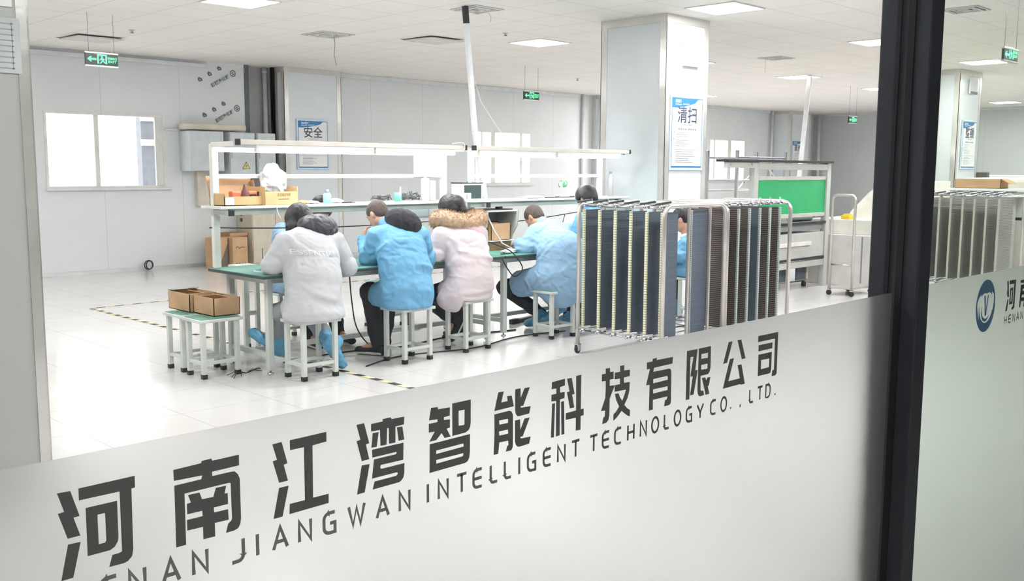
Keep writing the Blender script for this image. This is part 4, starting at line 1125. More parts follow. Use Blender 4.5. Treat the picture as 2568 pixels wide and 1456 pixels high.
# lidded carton with orange tools
r = thing('cardboard_box', 'open-lidded brown carton of orange tools on the bench shelf', 'box', (3.87, 7.06, SZ), 0.0)
b = MB(); b.box(0, .40, 0, .24, 0, .006); b.box(0, .40, 0, .006, 0, .075); b.box(0, .40, .234, .24, 0, .10); b.box(0, .006, 0, .24, 0, .10); b.box(.394, .40, 0, .24, 0, .10); b.build('carton', M_card2, r)
b = MB(); b.obox((.20, .27, .16), (.40, .006, .16), Matrix.Rotation(-.35, 3, 'X')); b.obox((.01, .24, .14), (.006, .08, .12), Matrix.Rotation(-.3, 3, 'X')); b.obox((.39, .24, .14), (.006, .08, .12), Matrix.Rotation(-.3, 3, 'X')); b.build('lid', M_card, r)
b = MB(); b.box(.005, .085, -.002, 0, .008, .068); b.build('label', M_paper, r)
M_or = mat('orange_plastic', (232, 128, 92), .45)
for i, (x, lb) in enumerate(((.10, 'orange tool grip at the near end of the lidded carton'), (.25, 'orange tool grip at the far end of the lidded carton'))):
    r = thing('hand_tool', lb, 'tool', (3.87 + x, 7.12, SZ + .006))
    b = MB(); b.box(0, .095, 0, .06, .05, .11, .012); b.build('grip', M_or, r)
    b = MB(); b.box(.01, .03, .01, .05, 0, .06, .004); b.box(.06, .08, .01, .05, 0, .06, .004); b.build('foot', M_black, r)
b = MB(); b.lathe((0, 0, 0), [(.035, 0), (.042, .03), (.030, .07), (.016, .10), (.008, .14)], 14); o = b.build('glove', mat('maroon_fabric', (110, 74, 70), .8)); o.location = (4.085, 7.12, SZ + .03); tag(o, 'dark maroon glove standing between orange grips', 'glove')
b = MB(); b.lathe((0, 0, 0), [(.03, 0), (.036, .002), (.036, .022), (.03, .024)], 20, (0, -.3, 1)); o = b.build('tape_roll', M_black); o.location = (4.16, 7.14, SZ + .07); tag(o, 'small black tape roll in the lidded carton', 'tape')
def spool(label, loc, ax, hook=None, m2=M_paper):
    r = thing('solder_spool', label, 'spool', loc, 0, 'green-flanged solder wire spools')
    mg = mat('green_spool_plastic', (40, 150, 90), .4)
    a = Vector(ax).normalized()
    for s in (0, 1):
        b = MB(); b.lathe(a * (.052 * s), [(.012, 0), (.034, .001), (.034, .005), (.012, .006)], 22, a); b.build('flange', mg, r)
    b = MB(); b.lathe(a * .005, [(.025, 0), (.027, .006), (.027, .042), (.025, .048)], 22, a); b.build('wound_wire', m2, r)
    if hook:
        b = MB(); b.tube([a * .03 + Vector((0, 0, .0)), a * .03 + Vector((0, 0, hook))], .002, 6); b.build('hook', M_steel, r)
spool('green solder spool beside the plastic bag on the first shelf', (4.26, 7.12, SZ + .10), (1, .3, .1))
spool('green solder spool hanging under the rail beside the slanted duct', (6.60, 7.20, 1.455), (1, -.3, 0), .10)
spool('first of two green spools hanging on hooks from the second rail', (8.0, 7.22, 1.45), (.3, -1, 0), .11)
spool('second of two green spools hanging on hooks, white wire showing', (8.06, 7.25, 1.455), (.9, -.4, 0), .11)
# second carton with the plastic bag
r = thing('cardboard_box', 'pale brown printed carton holding a plastic bag on the bench shelf', 'box', (4.21, 7.02, SZ), 0.08)
b = MB(); b.box(0, .33, 0, .24, 0, .006); b.box(0, .33, 0, .006, 0, .11); b.box(0, .33, .234, .24, 0, .15); b.box(0, .006, 0, .24, 0, .15); b.box(.324, .33, 0, .24, 0, .15); b.build('carton', M_card2, r)
b = MB(); b.box(-.005, 0, .08, .16, .03, .11); b.build('dark_label', M_ink, r)
text_mesh('高温锡丝专用', .03, (.12, -.001, .072), (1, 0, 0), (0, 0, 1), (0, -1, 0), 0, 'printed_lettering', mat('brown_ink', (110, 84, 50), .8, var=0), r, fitw=.13)
b = MB(); b.box(.13, .24, -.001, 0, .045, .052); b.build('printed_lines', _M['brown_ink'], r)
# crumpled bag
def blob(name, m, c, rad, amp, fr, seed, seg=28, parent=None):
    b = MB(); bmesh.ops.create_uvsphere(b.bm, u_segments=seg, v_segments=seg // 2 + 4, radius=1.0)
    for v in b.bm.verts:
        n = v.co.copy()
        k = 1 + amp * noise.noise(n * fr + Vector((seed, 0, 0))) + amp * .6 * abs(noise.noise(n * fr * 2.1 + Vector((0, seed, 0))))
        v.co = Vector((n.x * rad[0], n.y * rad[1], n.z * rad[2])) * k
    o = b.build(name, m, parent, smooth=False); o.location = c
    return o
m_bag = mat('white_plastic_film', (240, 240, 242), .22, trans=.25, bump=.5, bscale=22)
o = blob('plastic_bag', m_bag, (4.36, 7.14, SZ + .18), (.105, .10, .145), .30, 2.2, 3.1); tag(o, 'crumpled white plastic bag stuffed in the pale carton', 'bag')
r = thing('spray_bottle', 'small light blue bottle with dark cap on the first shelf', 'bottle', (4.90, 7.15, SZ))
b = MB(); b.lathe((0, 0, 0), [(.034, 0), (.036, .005), (.036, .07), (.028, .088), (.014, .094)], 20); b.build('bottle', mat('light_blue_plastic', (150, 205, 226), .3), r)
b = MB(); b.lathe((0, 0, .094), [(.016, 0), (.018, .004), (.018, .022), (.014, .026)], 16); b.build('cap', mat('grey_cap', (140, 146, 150), .4), r)
o = blob('crumpled_tissue', M_paper, (4.97, 7.12, SZ + .018), (.06, .045, .02), .5, 2.5, 9.0, 18); tag(o, 'white crumpled tissue beside the light blue bottle', 'tissue')
o = blob('cleaning_cloth', mat('yellow_cloth', (226, 204, 130), .8), (4.62, 7.10, SZ + .014), (.05, .04, .016), .5, 2.5, 4.0, 18); tag(o, 'yellow scrap beside the pale printed carton', 'cloth')
o = blob('crumpled_paper', M_paper, (4.72, 7.10, SZ + .012), (.05, .04, .014), .5, 2.5, 6.0, 18); tag(o, 'white scraps lying between the printed carton and the blue bottle', 'paper')
b = MB(); b.box(0, .10, 0, .02, 0, .010, .003); b.box(.08, .14, .004, .016, .002, .008, .002); o = b.build('tweezers', M_black); o.location = (5.03, 7.10, SZ); tag(o, 'black tool lying on the shelf right of the blue bottle', 'tool')
r = thing('cup', 'mint green plastic cup holding a white brush', 'cup', (5.66, 7.12, SZ))
b = MB(); b.lathe((0, 0, 0), [(.031, 0), (.036, .085), (.033, .085), (.029, .006)], 20); b.build('cup_body', mat('mint_plastic', (120, 214, 186), .4), r)
r = thing('brush', 'white brush handle leaning in the mint cup', 'brush', (5.67, 7.12, SZ + .01)); b = MB(); b.bar((0, 0, 0), (.022, 0, .125), .012, .007, .002); b.build('handle', M_paper, r)
for i, (x, lb, s) in enumerate(((5.54, 'dark bundle of probes lying left of the mint cup', 2.0), (5.86, 'dark heap of leads between mint cup and white bottle', 5.0))):
    r = thing('cable_bundle', lb, 'cables', (x, 7.2, SZ + .012))
    b = MB()
    rd = random.Random(i + 3)
    for k in range(9 if i else 5):
        p = [(rd.uniform(-.12, .12), rd.uniform(-.03, .03), rd.uniform(0, .05 + .03 * i)) for _ in range(5)]
        p.sort(); b.tube(p, .007, 6); b.build('lead', mat('grey_lead', (88, 90, 92), .6), r); b = MB()
    b.bm.free()
r = thing('bottle', 'tall white cylindrical bottle under the hung paper sheet', 'bottle', (5.99, 7.12, SZ))
b = MB(); b.lathe((0, 0, 0), [(.036, 0), (.039, .004), (.039, .20), (.034, .214), (.012, .22)], 22); b.build('bottle', M_paper, r)
b = MB(); b.lathe((0, 0, .22), [(.013, 0), (.013, .018), (.009, .02)], 14); b.build('cap', M_white, r)
b = MB(); b.box(0, .065, 0, .09, 0, .19, .008); o = b.build('storage_tower', mat('cream_plastic', (228, 224, 214), .45)); o.location = (6.06, 7.12, SZ); tag(o, 'cream upright plastic holder between white bottle and bench upright', 'holder')
for i, x in enumerate((6.42, 6.46)):
    b = MB(); b.lathe((0, 0, 0), [(.010, 0), (.022, 0), (.022, .012), (.010, .012)], 18, (.5, -1, 0)); o = b.build('cable_tie_roll', M_white); o.location = (x - .14, 7.06 + .03 * i, SZ + .022); tag(o, ('white cable roll at the end of the first shelf' if i == 0 else 'white cable roll just behind the other at the bench joint'), 'roll')
r = thing('test_box', 'small white box on the second shelf before the dark-faced instrument', 'box', (6.44, 7.04, SZ)); b = MB(); b.box(0, .07, 0, .05, 0, .07, .004); b.build('box_body', M_paper, r); b = MB(); b.box(.006, .02, -.001, 0, .01, .06); b.build('dark_label', M_inkpale, r)
r = thing('instrument', 'pale instrument with a dark front face on the second shelf', 'instrument', (6.47, 7.12, SZ))
b = MB(); b.box(0, .27, 0, .17, 0, .165, .008); b.build('housing', mat('pale_instrument_case', (214, 220, 216), .45), r)
b = MB(); b.box(.02, .25, -.003, 0, .012, .145, .002); b.build('dark_face', mat('dark_green_glass', (60, 72, 70), .25), r)
b = MB(); b.box(-.004, .274, -.004, .174, .160, .170, .003); b.build('black_edge', M_black, r)
r = thing('paper_sheet', 'white paper sheet with printed characters hung on the first bench rail', 'paper', (5.93, 7.215, 1.535))
b = MB(); b.box(0, .32, 0, .0015, 0, .225); b.build('sheet', M_paper, r)
text_mesh('加工区', .07, (.16, -.001, .095), (1, 0, 0), (0, 0, 1), (0, -1, 0), 0, 'printed_lettering', mat('pale_grey_ink', (178, 182, 192), .7, var=0), r, align='CENTER')
for i, (x, lb) in enumerate(((7.62, 'black flat tool lying on the second shelf left of its twin'), (7.86, 'black flat tool lying on the second shelf nearer the pillar'), (8.12, 'black flat tool half behind the dark-haired head'))):
    r = thing('flat_tool', lb, 'tool', (x, 7.06, SZ)); b = MB(); b.box(0, .17, 0, .03, 0, .010, .003); b.build('blade', M_black, r); b = MB(); b.box(.16, .22, .004, .026, 0, .016, .004); b.build('handle', M_ink, r)
o = blob('crumpled_cloth', M_paper, (7.45, 7.12, SZ + .012), (.16, .05, .014), .4, 2.5, 2.0, 22); tag(o, 'long white crumpled cloth on the second shelf', 'cloth')
r = thing('water_bottle', 'clear plastic water bottle at the pillar end of the second shelf', 'bottle', (8.80, 7.15, SZ))
b = MB(); b.lathe((0, 0, 0), [(.03, 0), (.034, .01), (.033, .06), (.034, .065), (.033, .12), (.034, .16), (.030, .20), (.014, .25), (.013, .262)], 22); b.build('bottle', mat('clear_plastic', (244, 246, 250), .12, trans=.6, bump=.3, bscale=25), r)
b = MB(); b.lathe((0, 0, .262), [(.016, 0), (.016, .022), (.013, .024)], 16); b.build('cap', mat('grey_cap', (140, 146, 150), .4), r)

# on the benches
r = thing('notebook', 'blue-covered notebook at the bench end by the white coat sleeve', 'notebook', (4.04, 6.72, TZ), .25)
b = MB(); b.box(-.07, .13, -.07, .09, 0, .012, .002); b.build('pages', M_paper, r); b = MB(); b.box(-.06, .12, -.06, .08, .012, .016, .002); b.build('cover', mat('blue_cover', (62, 104, 160), .5), r)
r = thing('desk_antenna', 'thin dark rod on a small base standing on the first bench', 'rod', (4.12, 6.93, TZ)); b = MB(); b.cyl((0, 0, 0), (0, 0, .17), .003, 8); b.build('rod', M_ink, r); b = MB(); b.lathe((0, 0, 0), [(.02, 0), (.02, .006), (.006, .01)], 14); b.build('base', M_black, r)
r = thing('desk_lamp', 'small black gooseneck lamp on the bench between white coat and blue smock', 'lamp', (5.32, 7.10, TZ)); b = MB(); b.lathe((0, 0, 0), [(.06, 0), (.06, .015), (.03, .03), (.01, .035)], 18); b.build('base', M_black, r)
b = MB(); b.tube([(0, 0, .03), (.01, 0, .12), (-.02, 0, .18), (-.08, 0, .2), (-.13, 0, .17)], .007, 8); b.build('gooseneck', M_black, r)
r = thing('circuit_board', 'pale circuit board lying on the green mat by the blue smock', 'circuit board', (5.02, 6.56, TZ), .2); b = MB(); b.box(0, .2, 0, .22, 0, .004); b.build('board', mat('pale_board', (196, 212, 206), .4), r)
b = MB()
for k in range(12): b.box(.02 + .045 * (k % 4), .04 + .045 * (k % 4), .03 + .06 * (k // 4), .06 + .06 * (k // 4), .004, .012)
b.build('components', M_ink, r, recalc=True)
# hooded machine case with a carton inside, at the joint of the benches
r = thing('hooded_case', 'pale grey hooded case with flared sides on the second bench', 'machine case', (6.66, 6.98, TZ))
side = [(0, 0), (.10, 0), (.16, .12), (.18, .22), (.25, .28), (.26, .42), (0, .42)]
def case_side(x, nm):
    q = MB(); q.prism([(p[0], p[1]) for p in [(0.0, 0.0), (.20, 0.0), (.23, .14), (.30, .24), (.32, .40), (0.0, .40)]], [], (x, .30, 0), (0, -1, 0), (0, 0, 1), (1, 0, 0), .012); return q.build(nm, mat('pale_case_paint', (204, 208, 202), .45), r)
case_side(0, 'side_panel'); case_side(.43, 'side_panel')
b = MB(); b.box(0, .44, .0, .30, .385, .40, .003); b.build('top_panel', _M['pale_case_paint'], r)
b = MB(); b.box(0.01, .43, .285, .30, .0, .39); b.build('back_panel', mat('case_inner', (168, 170, 164), .5), r)
b = MB(); b.box(-.06, .40, .05, .30, .40, .412, .002); o = b.build('black_tray', M_black); o.location = (6.68, 6.98, TZ); tag(o, 'thin black tray lying on top of the hooded case', 'tray')
b = MB(); b.lathe((0, 0, 0), [(.04, 0), (.035, .03), (.01, .04)], 16); o = b.build('black_knob_tool', M_black); o.location = (6.93, 7.08, TZ + .412); tag(o, 'round dark tool on the black tray over the hooded case', 'tool')
bx = open_box('cardboard_box', 'brown carton sitting inside the pale hooded case', .27, .18, .17, (6.87, 6.96 + .12, TZ + .10), 0.0, M_card)
b = MB(); b.box(-.17, .19, -.12, .14, -.008, 0, .002); b.build('pale_flap', M_paper, bx)
b = MB(); b.box(-.13, .14, -.09, .09, -.10, -.008, .004); b.build('support', M_cardin, bx)
o = blob('wiping_cloth', M_paper, (6.78, 6.72, TZ + .016), (.13, .08, .02), .5, 2.3, 7.0, 24); tag(o, 'white wiping cloth lying before the hooded case', 'cloth')
b = MB(); b.tube([(6.72, 7.05, 1.18), (6.74, 6.95, 1.0), (6.78, 6.88, .88), (6.84, 6.80, .83)], .007, 8); o = b.build('white_hose', M_whitewire); tag(o, 'white cable dropping from the duct end to the wiping cloth', 'cable')
b = MB()
for k in range(4): b.lathe((6.50 + .035 * k, 6.60, TZ), [(.012, 0), (.012, .012), (.005, .014)], 10)
o = b.build('component_tray', mat('dark_green_part', (40, 84, 70), .4)); tag(o, 'short row of dark green parts on the mat at the bench joint', 'parts', kind='stuff')
b = MB(); b.tube([(.05 * math.cos(a * PI / 10), .03 * math.sin(a * PI / 10), .004) for a in range(20)], .004, 6, closed=True); o = b.build('cable_loop', M_wire); o.location = (7.15, 7.05, TZ); tag(o, 'loop of black cable on the bench beside the hooded case', 'cable')

# cables
def cable(label, pts, r=.005, m=M_wire, name='cable'):
    b = MB(); n = len(pts); P = []
    pts = [Vector(p) for p in pts]
    for i in range(n - 1):
        p0 = pts[max(0, i - 1)]; p1 = pts[i]; p2 = pts[i + 1]; p3 = pts[min(n - 1, i + 2)]
        for k in range(6):
            t = k / 6
            P.append(0.5 * ((2 * p1) + (p2 - p0) * t + (2 * p0 - 5 * p1 + 4 * p2 - p3) * t * t + (3 * p1 - p0 - 3 * p2 + p3) * t ** 3))
    P.append(pts[-1]); b.tube(P, r, 7)
    o = b.build(name, m); return tag(o, label, 'cable')
cable('black cable strung level behind the first bench between the uprights', [(3.84, 7.26, 1.13), (4.4, 7.28, 1.105), (5.0, 7.28, 1.09), (5.6, 7.28, 1.09), (6.3, 7.28, 1.10), (6.70, 7.27, 1.09)])
cable('black cable strung level behind the second bench', [(6.70, 7.24, 1.10), (7.2, 7.26, 1.06), (7.7, 7.27, 1.08), (8.2, 7.27, 1.12), (8.72, 7.26, 1.16)])
cable('thin wires hanging from the cable behind the second bench', [(8.14, 7.26, 1.12), (8.10, 7.26, 1.02), (8.05, 7.26, .96)], .004)
cable('black cable hanging from the white-coated elbow to the floor', [(4.80, 6.70, .74), (4.82, 6.70, .5), (4.90, 6.74, .25), (5.10, 6.80, .06), (5.4, 6.95, .008)], .006)
cable('black cable looping beside the pale coat at the bench joint', [(6.32, 6.55, .92), (6.50, 6.48, .84), (6.62, 6.44, .68), (6.52, 6.44, .60), (6.42, 6.44, .68), (6.36, 6.47, .80)], .006)
cable('long black cable on the floor under the first bench', [(4.3, 6.95, .006), (4.9, 7.0, .006), (5.5, 6.85, .006), (6.1, 6.95, .006), (6.9, 6.8, .006)], .006)
cable('black cable on the floor before the stools of the benches', [(4.7, 6.35, .006), (5.2, 6.5, .006), (5.9, 6.35, .006), (6.6, 6.5, .006), (7.2, 6.4, .006)], .006)
cable('white string hanging over the shelf edge of the first bench', [(4.30, 6.995, 1.30), (4.305, 6.99, 1.25), (4.33, 6.98, 1.19)], .004, M_paper)
cable('white cable bent over the black cap at the end of the first light beam', [(6.1, 6.86, 1.84), (6.18, 6.86, 1.85), (6.24, 6.85, 1.845), (6.25, 6.85, 1.80), (6.23, 6.85, 1.78)], .007, M_whitewire)
r = thing('wire_tangle', 'tangle of fine wires on the floor by the leg of the first bench', 'wires', (3.87, 6.80, .004)); rd = random.Random(5)
for k in range(9):
    a = rd.uniform(-.5, .5) + (PI if k % 2 else 0); L = rd.uniform(.1, .22)
    b = MB(); b.tube([(0, 0, 0), (L * .5 * math.cos(a), L * .5 * math.sin(a), .02), (L * math.cos(a + .3), L * math.sin(a + .3), .0)], .003, 6); b.build('wire', M_wire, r)
r = thing('foot_pedal', 'black foot pedal on the floor under the bench', 'pedal', (6.20, 7.02, 0)); b = MB(); b.box(0, .17, 0, .1, 0, .03, .008); b.build('base', M_black, r); b = MB(); b.obox((.085, .05, .045), (.15, .09, .012), Matrix.Rotation(.15, 3, 'Y'), .004); b.build('treadle', M_ink, r)
r = thing('power_strip', 'black power strip lying on the floor behind the stools', 'power strip', (7.25, 7.1, 0.0), .2); b = MB(); b.box(0, .5, 0, .055, 0, .04, .006); b.build('strip', M_black, r)
b = MB(); b.box(-.12, .0, 0, .05, 0, .05, .006); b.build('plug_block', M_ink, r)
r = thing('socket_box', 'small grey socket box fixed under the first bench apron', 'socket', (4.34, 6.63, .715)); b = MB(); b.box(0, .09, -.05, 0, -.05, .055, .005); b.build('box_body', M_panelgrey, r); b = MB(); b.lathe((.045, -.05, 0), [(.012, 0), (.012, .003)], 12, (0, -1, 0)); b.build('socket', M_ink, r)

# ================================================================== MACHINES PAST THE TROLLEYS
M_mach = mat('warm_white_machine', (228, 226, 218), .4); M_mach2 = mat('pale_pinkish_panel', (214, 210, 208), .45); M_mach3 = mat('cool_grey_panel', (186, 190, 188), .45)
r = thing('machine_cabinet', 'pale machine cabinet with a yellow box on top, behind the tube handle', 'machine', (13.0, 5.6, 0))
b = MB(); b.box(0, 1.2, 0, 1.35, 0, .72, .01); b.build('base_cabinet', M_mach2, r)
b = MB(); b.box(-.004, .0, .45, .47, 0.02, .70); b.build('panel_gap', M_inkpale, r)
b = MB(); b.box(.1, 1.2, .33, 1.3, .72, .93, .01); b.build('upper_box', M_mach, r)
b = MB(); b.box(.05, .5, .0, .30, .74, .78, .01); b.box(.2, .6, .05, .28, .79, .82, .008); b.build('side_arm', M_ink, r)
b = MB(); b.prism([(0, 0), (0, .08), (.25, .35), (.7, .75), (.9, .75), (.9, 0)], [], (.6, .95, .93), (0, -1, 0), (0, 0, 1), (1, 0, 0), .55); b.build('sloped_cover', M_mach, r)
b = MB(); b.box(0, .16, 0, .12, 0, .055, .006); b.box(.03, .13, .02, .10, .055, .075, .006); o = b.build('yellow_box', mat('bright_yellow_plastic', (232, 200, 60), .45)); o.location = (13.12, 6.33, .93); tag(o, 'small bright yellow box on the pale machine cabinet', 'box')
r = thing('pick_and_place_machine', 'big pale machine with rounded hood seen past the mullion', 'machine', (14.75, 2.8, 0))
b = MB(); b.box(0, 1.7, 0, 2.7, 0, 1.30, .02); b.build('base_cabinet', M_mach, r)
b = MB(); b.box(.3, 1.7, 0, 2.75, 1.30, 1.52, .06); b.build('hood', M_mach, r)
b = MB(); b.box(-.006, 0, .0, 1.35, 1.06, 1.36, .004); b.build('control_panel', M_mach3, r)
b = MB(); b.lathe((-.006, 1.22, 1.26), [(.025, 0), (.025, .012), (.01, .02)], 12, (-1, 0, 0)); b.build('knob', M_ink, r)
b = MB(); b.box(-.004, 0, .0, 2.0, .93, .97); b.build('dark_gap', M_ink, r)
b = MB()
for y, z in ((.35, 1.0), (.35, .66), (.95, .66), (1.4, .66)): b.box(-.006, 0, y, y + .12, z, z + .06)
b.build('vent_slots', M_ink, r)
r = thing('feeder_tray', 'white tray shelf under an open carton past the mullion', 'tray', (14.3, 4.4, 1.34)); b = MB(); b.box(0, .4, 0, 1.05, 0, .035, .006); b.build('tray', M_paper, r); b = MB(); b.box(.1, .3, .2, 1.0, -1.34, 0, .01); b.build('pedestal', M_mach3, r)
bx = open_box('cardboard_box', 'open brown carton on the white tray past the mullion', .30, .62, .13, (14.5, 5.05, 1.376), 0.0, M_card)
b = MB(); b.obox((.0, -.36, .10), (.28, .14, .005), Matrix.Rotation(.5, 3, 'X')); b.build('flap', M_card, bx)
r = thing('air_hose_duct', 'shiny corrugated foil duct rising beside the distant pillar', 'duct', (16.6, 6.75, 1.45))
b = MB(); P = []; rr = []
for k in range(60):
    t = k / 59; a = t * PI * .55
    P.append((0, .62 * (1 - math.cos(a)) , .62 * math.sin(a))); rr.append(.17 + .022 * (k % 2))
b.tube(P, rr, 18); b.build('hose', mat('foil_duct', (196, 198, 200), .22, 1.0), r)
b = MB(); b.box(-.3, .5, -.3, .5, -1.45, 0, .02); b.build('pedestal', M_mach, r)
r = thing('reflow_oven', 'long low white oven beyond the distant pillar foot', 'machine', (18.6, 3.2, 0)); b = MB(); b.box(0, 1.2, 0, 4.2, 0, 1.35, .03); b.build('base_cabinet', M_mach, r); b = MB(); b.box(.15, 1.1, .1, 4.1, 1.35, 1.55, .06); b.build('hood', M_paper, r)
b = MB(); b.box(-.12, 0, 3.15, 3.6, 1.50, 1.60, .004); b.build('dark_vent', mat('slot_grey', (100, 98, 92), .6), r)

r = thing('side_table', 'low table with a dark top and white apron before the man behind the trolley', 'table', (8.62, 6.13, 0))
b = MB(); b.box(0, .5, 0, .28, .63, .66, .004); b.build('tabletop', M_black, r)
b = MB(); b.box(.02, .48, .01, .27, .56, .63, .003); b.build('apron', M_white, r)
for x in (.04, .46):
    for y in (.03, .25):
        b = MB(); b.box(x - .02, x + .02, y - .02, y + .02, 0, .56, .003); b.build('leg', M_putty, r)

# ================================================================== PEOPLE
class SDF:
    """Signed-distance modelling: tapered capsules, ellipsoids and elliptical cones blended smoothly, meshed as one surface."""
    def __init__(s, lo, hi, h):
        s.h = h; s.lo = np.array(lo, float)
        s.n = np.maximum(8, np.ceil((np.array(hi, float) - s.lo) / h).astype(int) + 1)
        s.f = np.full(tuple(s.n), 0.2, np.float32)
    def _sub(s, lo, hi, pad):
        a = np.clip(np.floor((np.minimum(lo, hi) - pad - s.lo) / s.h).astype(int), 0, s.n)
        b = np.clip(np.ceil((np.maximum(lo, hi) + pad - s.lo) / s.h).astype(int) + 1, 0, s.n)
        if np.any(b <= a): return None, None
        ax = [s.lo[i] + s.h * np.arange(a[i], b[i]) for i in range(3)]
        G = np.stack(np.meshgrid(*ax, indexing='ij'), -1).astype(np.float32)
        return tuple(slice(a[i], b[i]) for i in range(3)), G
    def _mix(s, sl, d, k, op):
        f = s.f[sl]
        if op == 'add':
            hh = np.clip(0.5 + 0.5 * (f - d) / k, 0, 1)
            s.f[sl] = f * (1 - hh) + d * hh - k * hh * (1 - hh)
        elif op == 'sub':
            d = -d
            hh = np.clip(0.5 - 0.5 * (f - d) / k, 0, 1)
            s.f[sl] = f * (1 - hh) + d * hh + k * hh * (1 - hh)
        elif op == 'fold':
            s.f[sl] = f + d
    def cone(s, a, b, ra, rb=None, k=0.03, op='add'):
        rb = ra if rb is None else rb
        a = np.array(a, float); b = np.array(b, float)
        sl, G = s._sub(a, b, max(ra, rb) + 0.1)
        if sl is None: return s
        ab = b - a; L2 = max(ab @ ab, 1e-9)
        t = np.clip(((G - a) @ ab) / L2, 0, 1)
        d = np.linalg.norm(G - (a + t[..., None] * ab), axis=-1) - (ra + (rb - ra) * t)
        s._mix(sl, d, k, op); return s
    def chain(s, pts, rs, k=0.03):
        for i in range(len(pts) - 1): s.cone(pts[i], pts[i + 1], rs[i], rs[i + 1], k)
        return s
    def ell(s, c, r, axes=None, k=0.03, op='add'):
        c = np.array(c, float); r = np.array(r, float)
        sl, G = s._sub(c, c, max(r) + 0.1)
        if sl is None: return s
        q = G - c
        if axes is not None: q = q @ np.array(axes, float).T
        nq = np.linalg.norm(q / r, axis=-1); n2 = np.linalg.norm(q / (r * r), axis=-1)
        d = np.where(n2 > 1e-6, nq * (nq - 1) / np.maximum(n2, 1e-6), -min(r))
        s._mix(sl, d, k, op); return s
    def econe(s, a, b, ra, rb, side, k=0.04, op='add'):
        """elliptical cone: ra/rb = (radius along side, radius across)"""
        a = np.array(a, float); b = np.array(b, float); side = np.array(side, float)
        sl, G = s._sub(a, b, max(*ra, *rb) + 0.1)
        if sl is None: return s
        ab = b - a; L2 = max(ab @ ab, 1e-9); z = ab / math.sqrt(L2)
        side = side - z * (side @ z); side /= np.linalg.norm(side); fr = np.cross(z, side)
        t = np.clip(((G - a) @ ab) / L2, 0, 1)
        q = G - (a + t[..., None] * ab)
        rx = ra[0] + (rb[0] - ra[0]) * t; ry = ra[1] + (rb[1] - ra[1]) * t; rz = np.minimum(rx, ry)
        u = q @ side; v = q @ fr; w = q @ z
        nq = np.sqrt((u / rx) ** 2 + (v / ry) ** 2 + (w / rz) ** 2); n2 = np.sqrt((u / rx ** 2) ** 2 + (v / ry ** 2) ** 2 + (w / rz ** 2) ** 2)
        d = nq * (nq - 1) / np.maximum(n2, 1e-5)
        s._mix(sl, d.astype(np.float32), k, op); return s
    def fold(s, pts, r, amp):
        """crease (amp>0) or ridge (amp<0) along a polyline"""
        pts = [np.array(p, float) for p in pts]
        lo = np.min(pts, 0); hi = np.max(pts, 0)
        sl, G = s._sub(lo, hi, r * 2.5)
        if sl is None: return s
        D = None
        for a, b in zip(pts, pts[1:]):
            ab = b - a; t = np.clip(((G - a) @ ab) / max(ab @ ab, 1e-9), 0, 1)
            d = np.linalg.norm(G - (a + t[..., None] * ab), axis=-1)
            D = d if D is None else np.minimum(D, d)
        s._mix(sl, amp * np.exp(-(D / r) ** 2), 0, 'fold'); return s
    def cutz(s, z, below=True):
        """keep what lies above z"""
        zz = s.lo[2] + s.h * np.arange(s.n[2])
        d = (z - zz) if below else (zz - z)
        s.f = np.maximum(s.f, d[None, None, :].astype(np.float32)); return s
    def cut(s, p, n):
        """remove the side of the plane that n points to"""
        ax = [s.lo[i] + s.h * np.arange(s.n[i]) for i in range(3)]
        n = np.array(n, float); n /= np.linalg.norm(n); p = np.array(p, float)
        d = (ax[0] - p[0])[:, None, None] * n[0] + (ax[1] - p[1])[None, :, None] * n[1] + (ax[2] - p[2])[None, None, :] * n[2]
        s.f = np.maximum(s.f, d.astype(np.float32)); return s
    def cutbox(s, lo, hi):
        ax = [s.lo[i] + s.h * np.arange(s.n[i]) for i in range(3)]
        q = [np.maximum(lo[i] - ax[i], ax[i] - hi[i]) for i in range(3)]
        d = np.maximum(np.maximum(q[0][:, None, None], q[1][None, :, None]), q[2][None, None, :])
        s.f = np.maximum(s.f, -d.astype(np.float32)); return s
    def mesh(s):
        f = s.f; S_ = f < 0
        S_[0] = S_[-1] = False; S_[:, 0] = S_[:, -1] = False; S_[:, :, 0] = S_[:, :, -1] = False
        f = np.where(S_, f, np.maximum(f, 1e-5))
        cnt = sum(S_[i:f.shape[0] - 1 + i, j:f.shape[1] - 1 + j, k:f.shape[2] - 1 + k].astype(np.int8) for i in (0, 1) for j in (0, 1) for k in (0, 1))
        act = (cnt > 0) & (cnt < 8)
        ci = np.argwhere(act)
        idx = np.full(act.shape, -1, np.int64); idx[act] = np.arange(len(ci))
        P = np.zeros((len(ci), 3)); N = np.zeros(len(ci))
        cor = [(i, j, k) for i in (0, 1) for j in (0, 1) for k in (0, 1)]
        for a in cor:
            for ax in range(3):
                if a[ax] == 0:
                    b = list(a); b[ax] = 1
                    fa = f[tuple((ci + a).T)]; fb = f[tuple((ci + b).T)]
                    m = (fa < 0) != (fb < 0)
                    t = np.where(m, fa / np.where(m, fa - fb, 1), 0)
                    p = np.array(a) + t[:, None] * (np.array(b) - np.array(a))
                    P[m] += p[m]; N[m] += 1
        V = s.lo + s.h * (ci + P / np.maximum(N, 1)[:, None])
        F = []
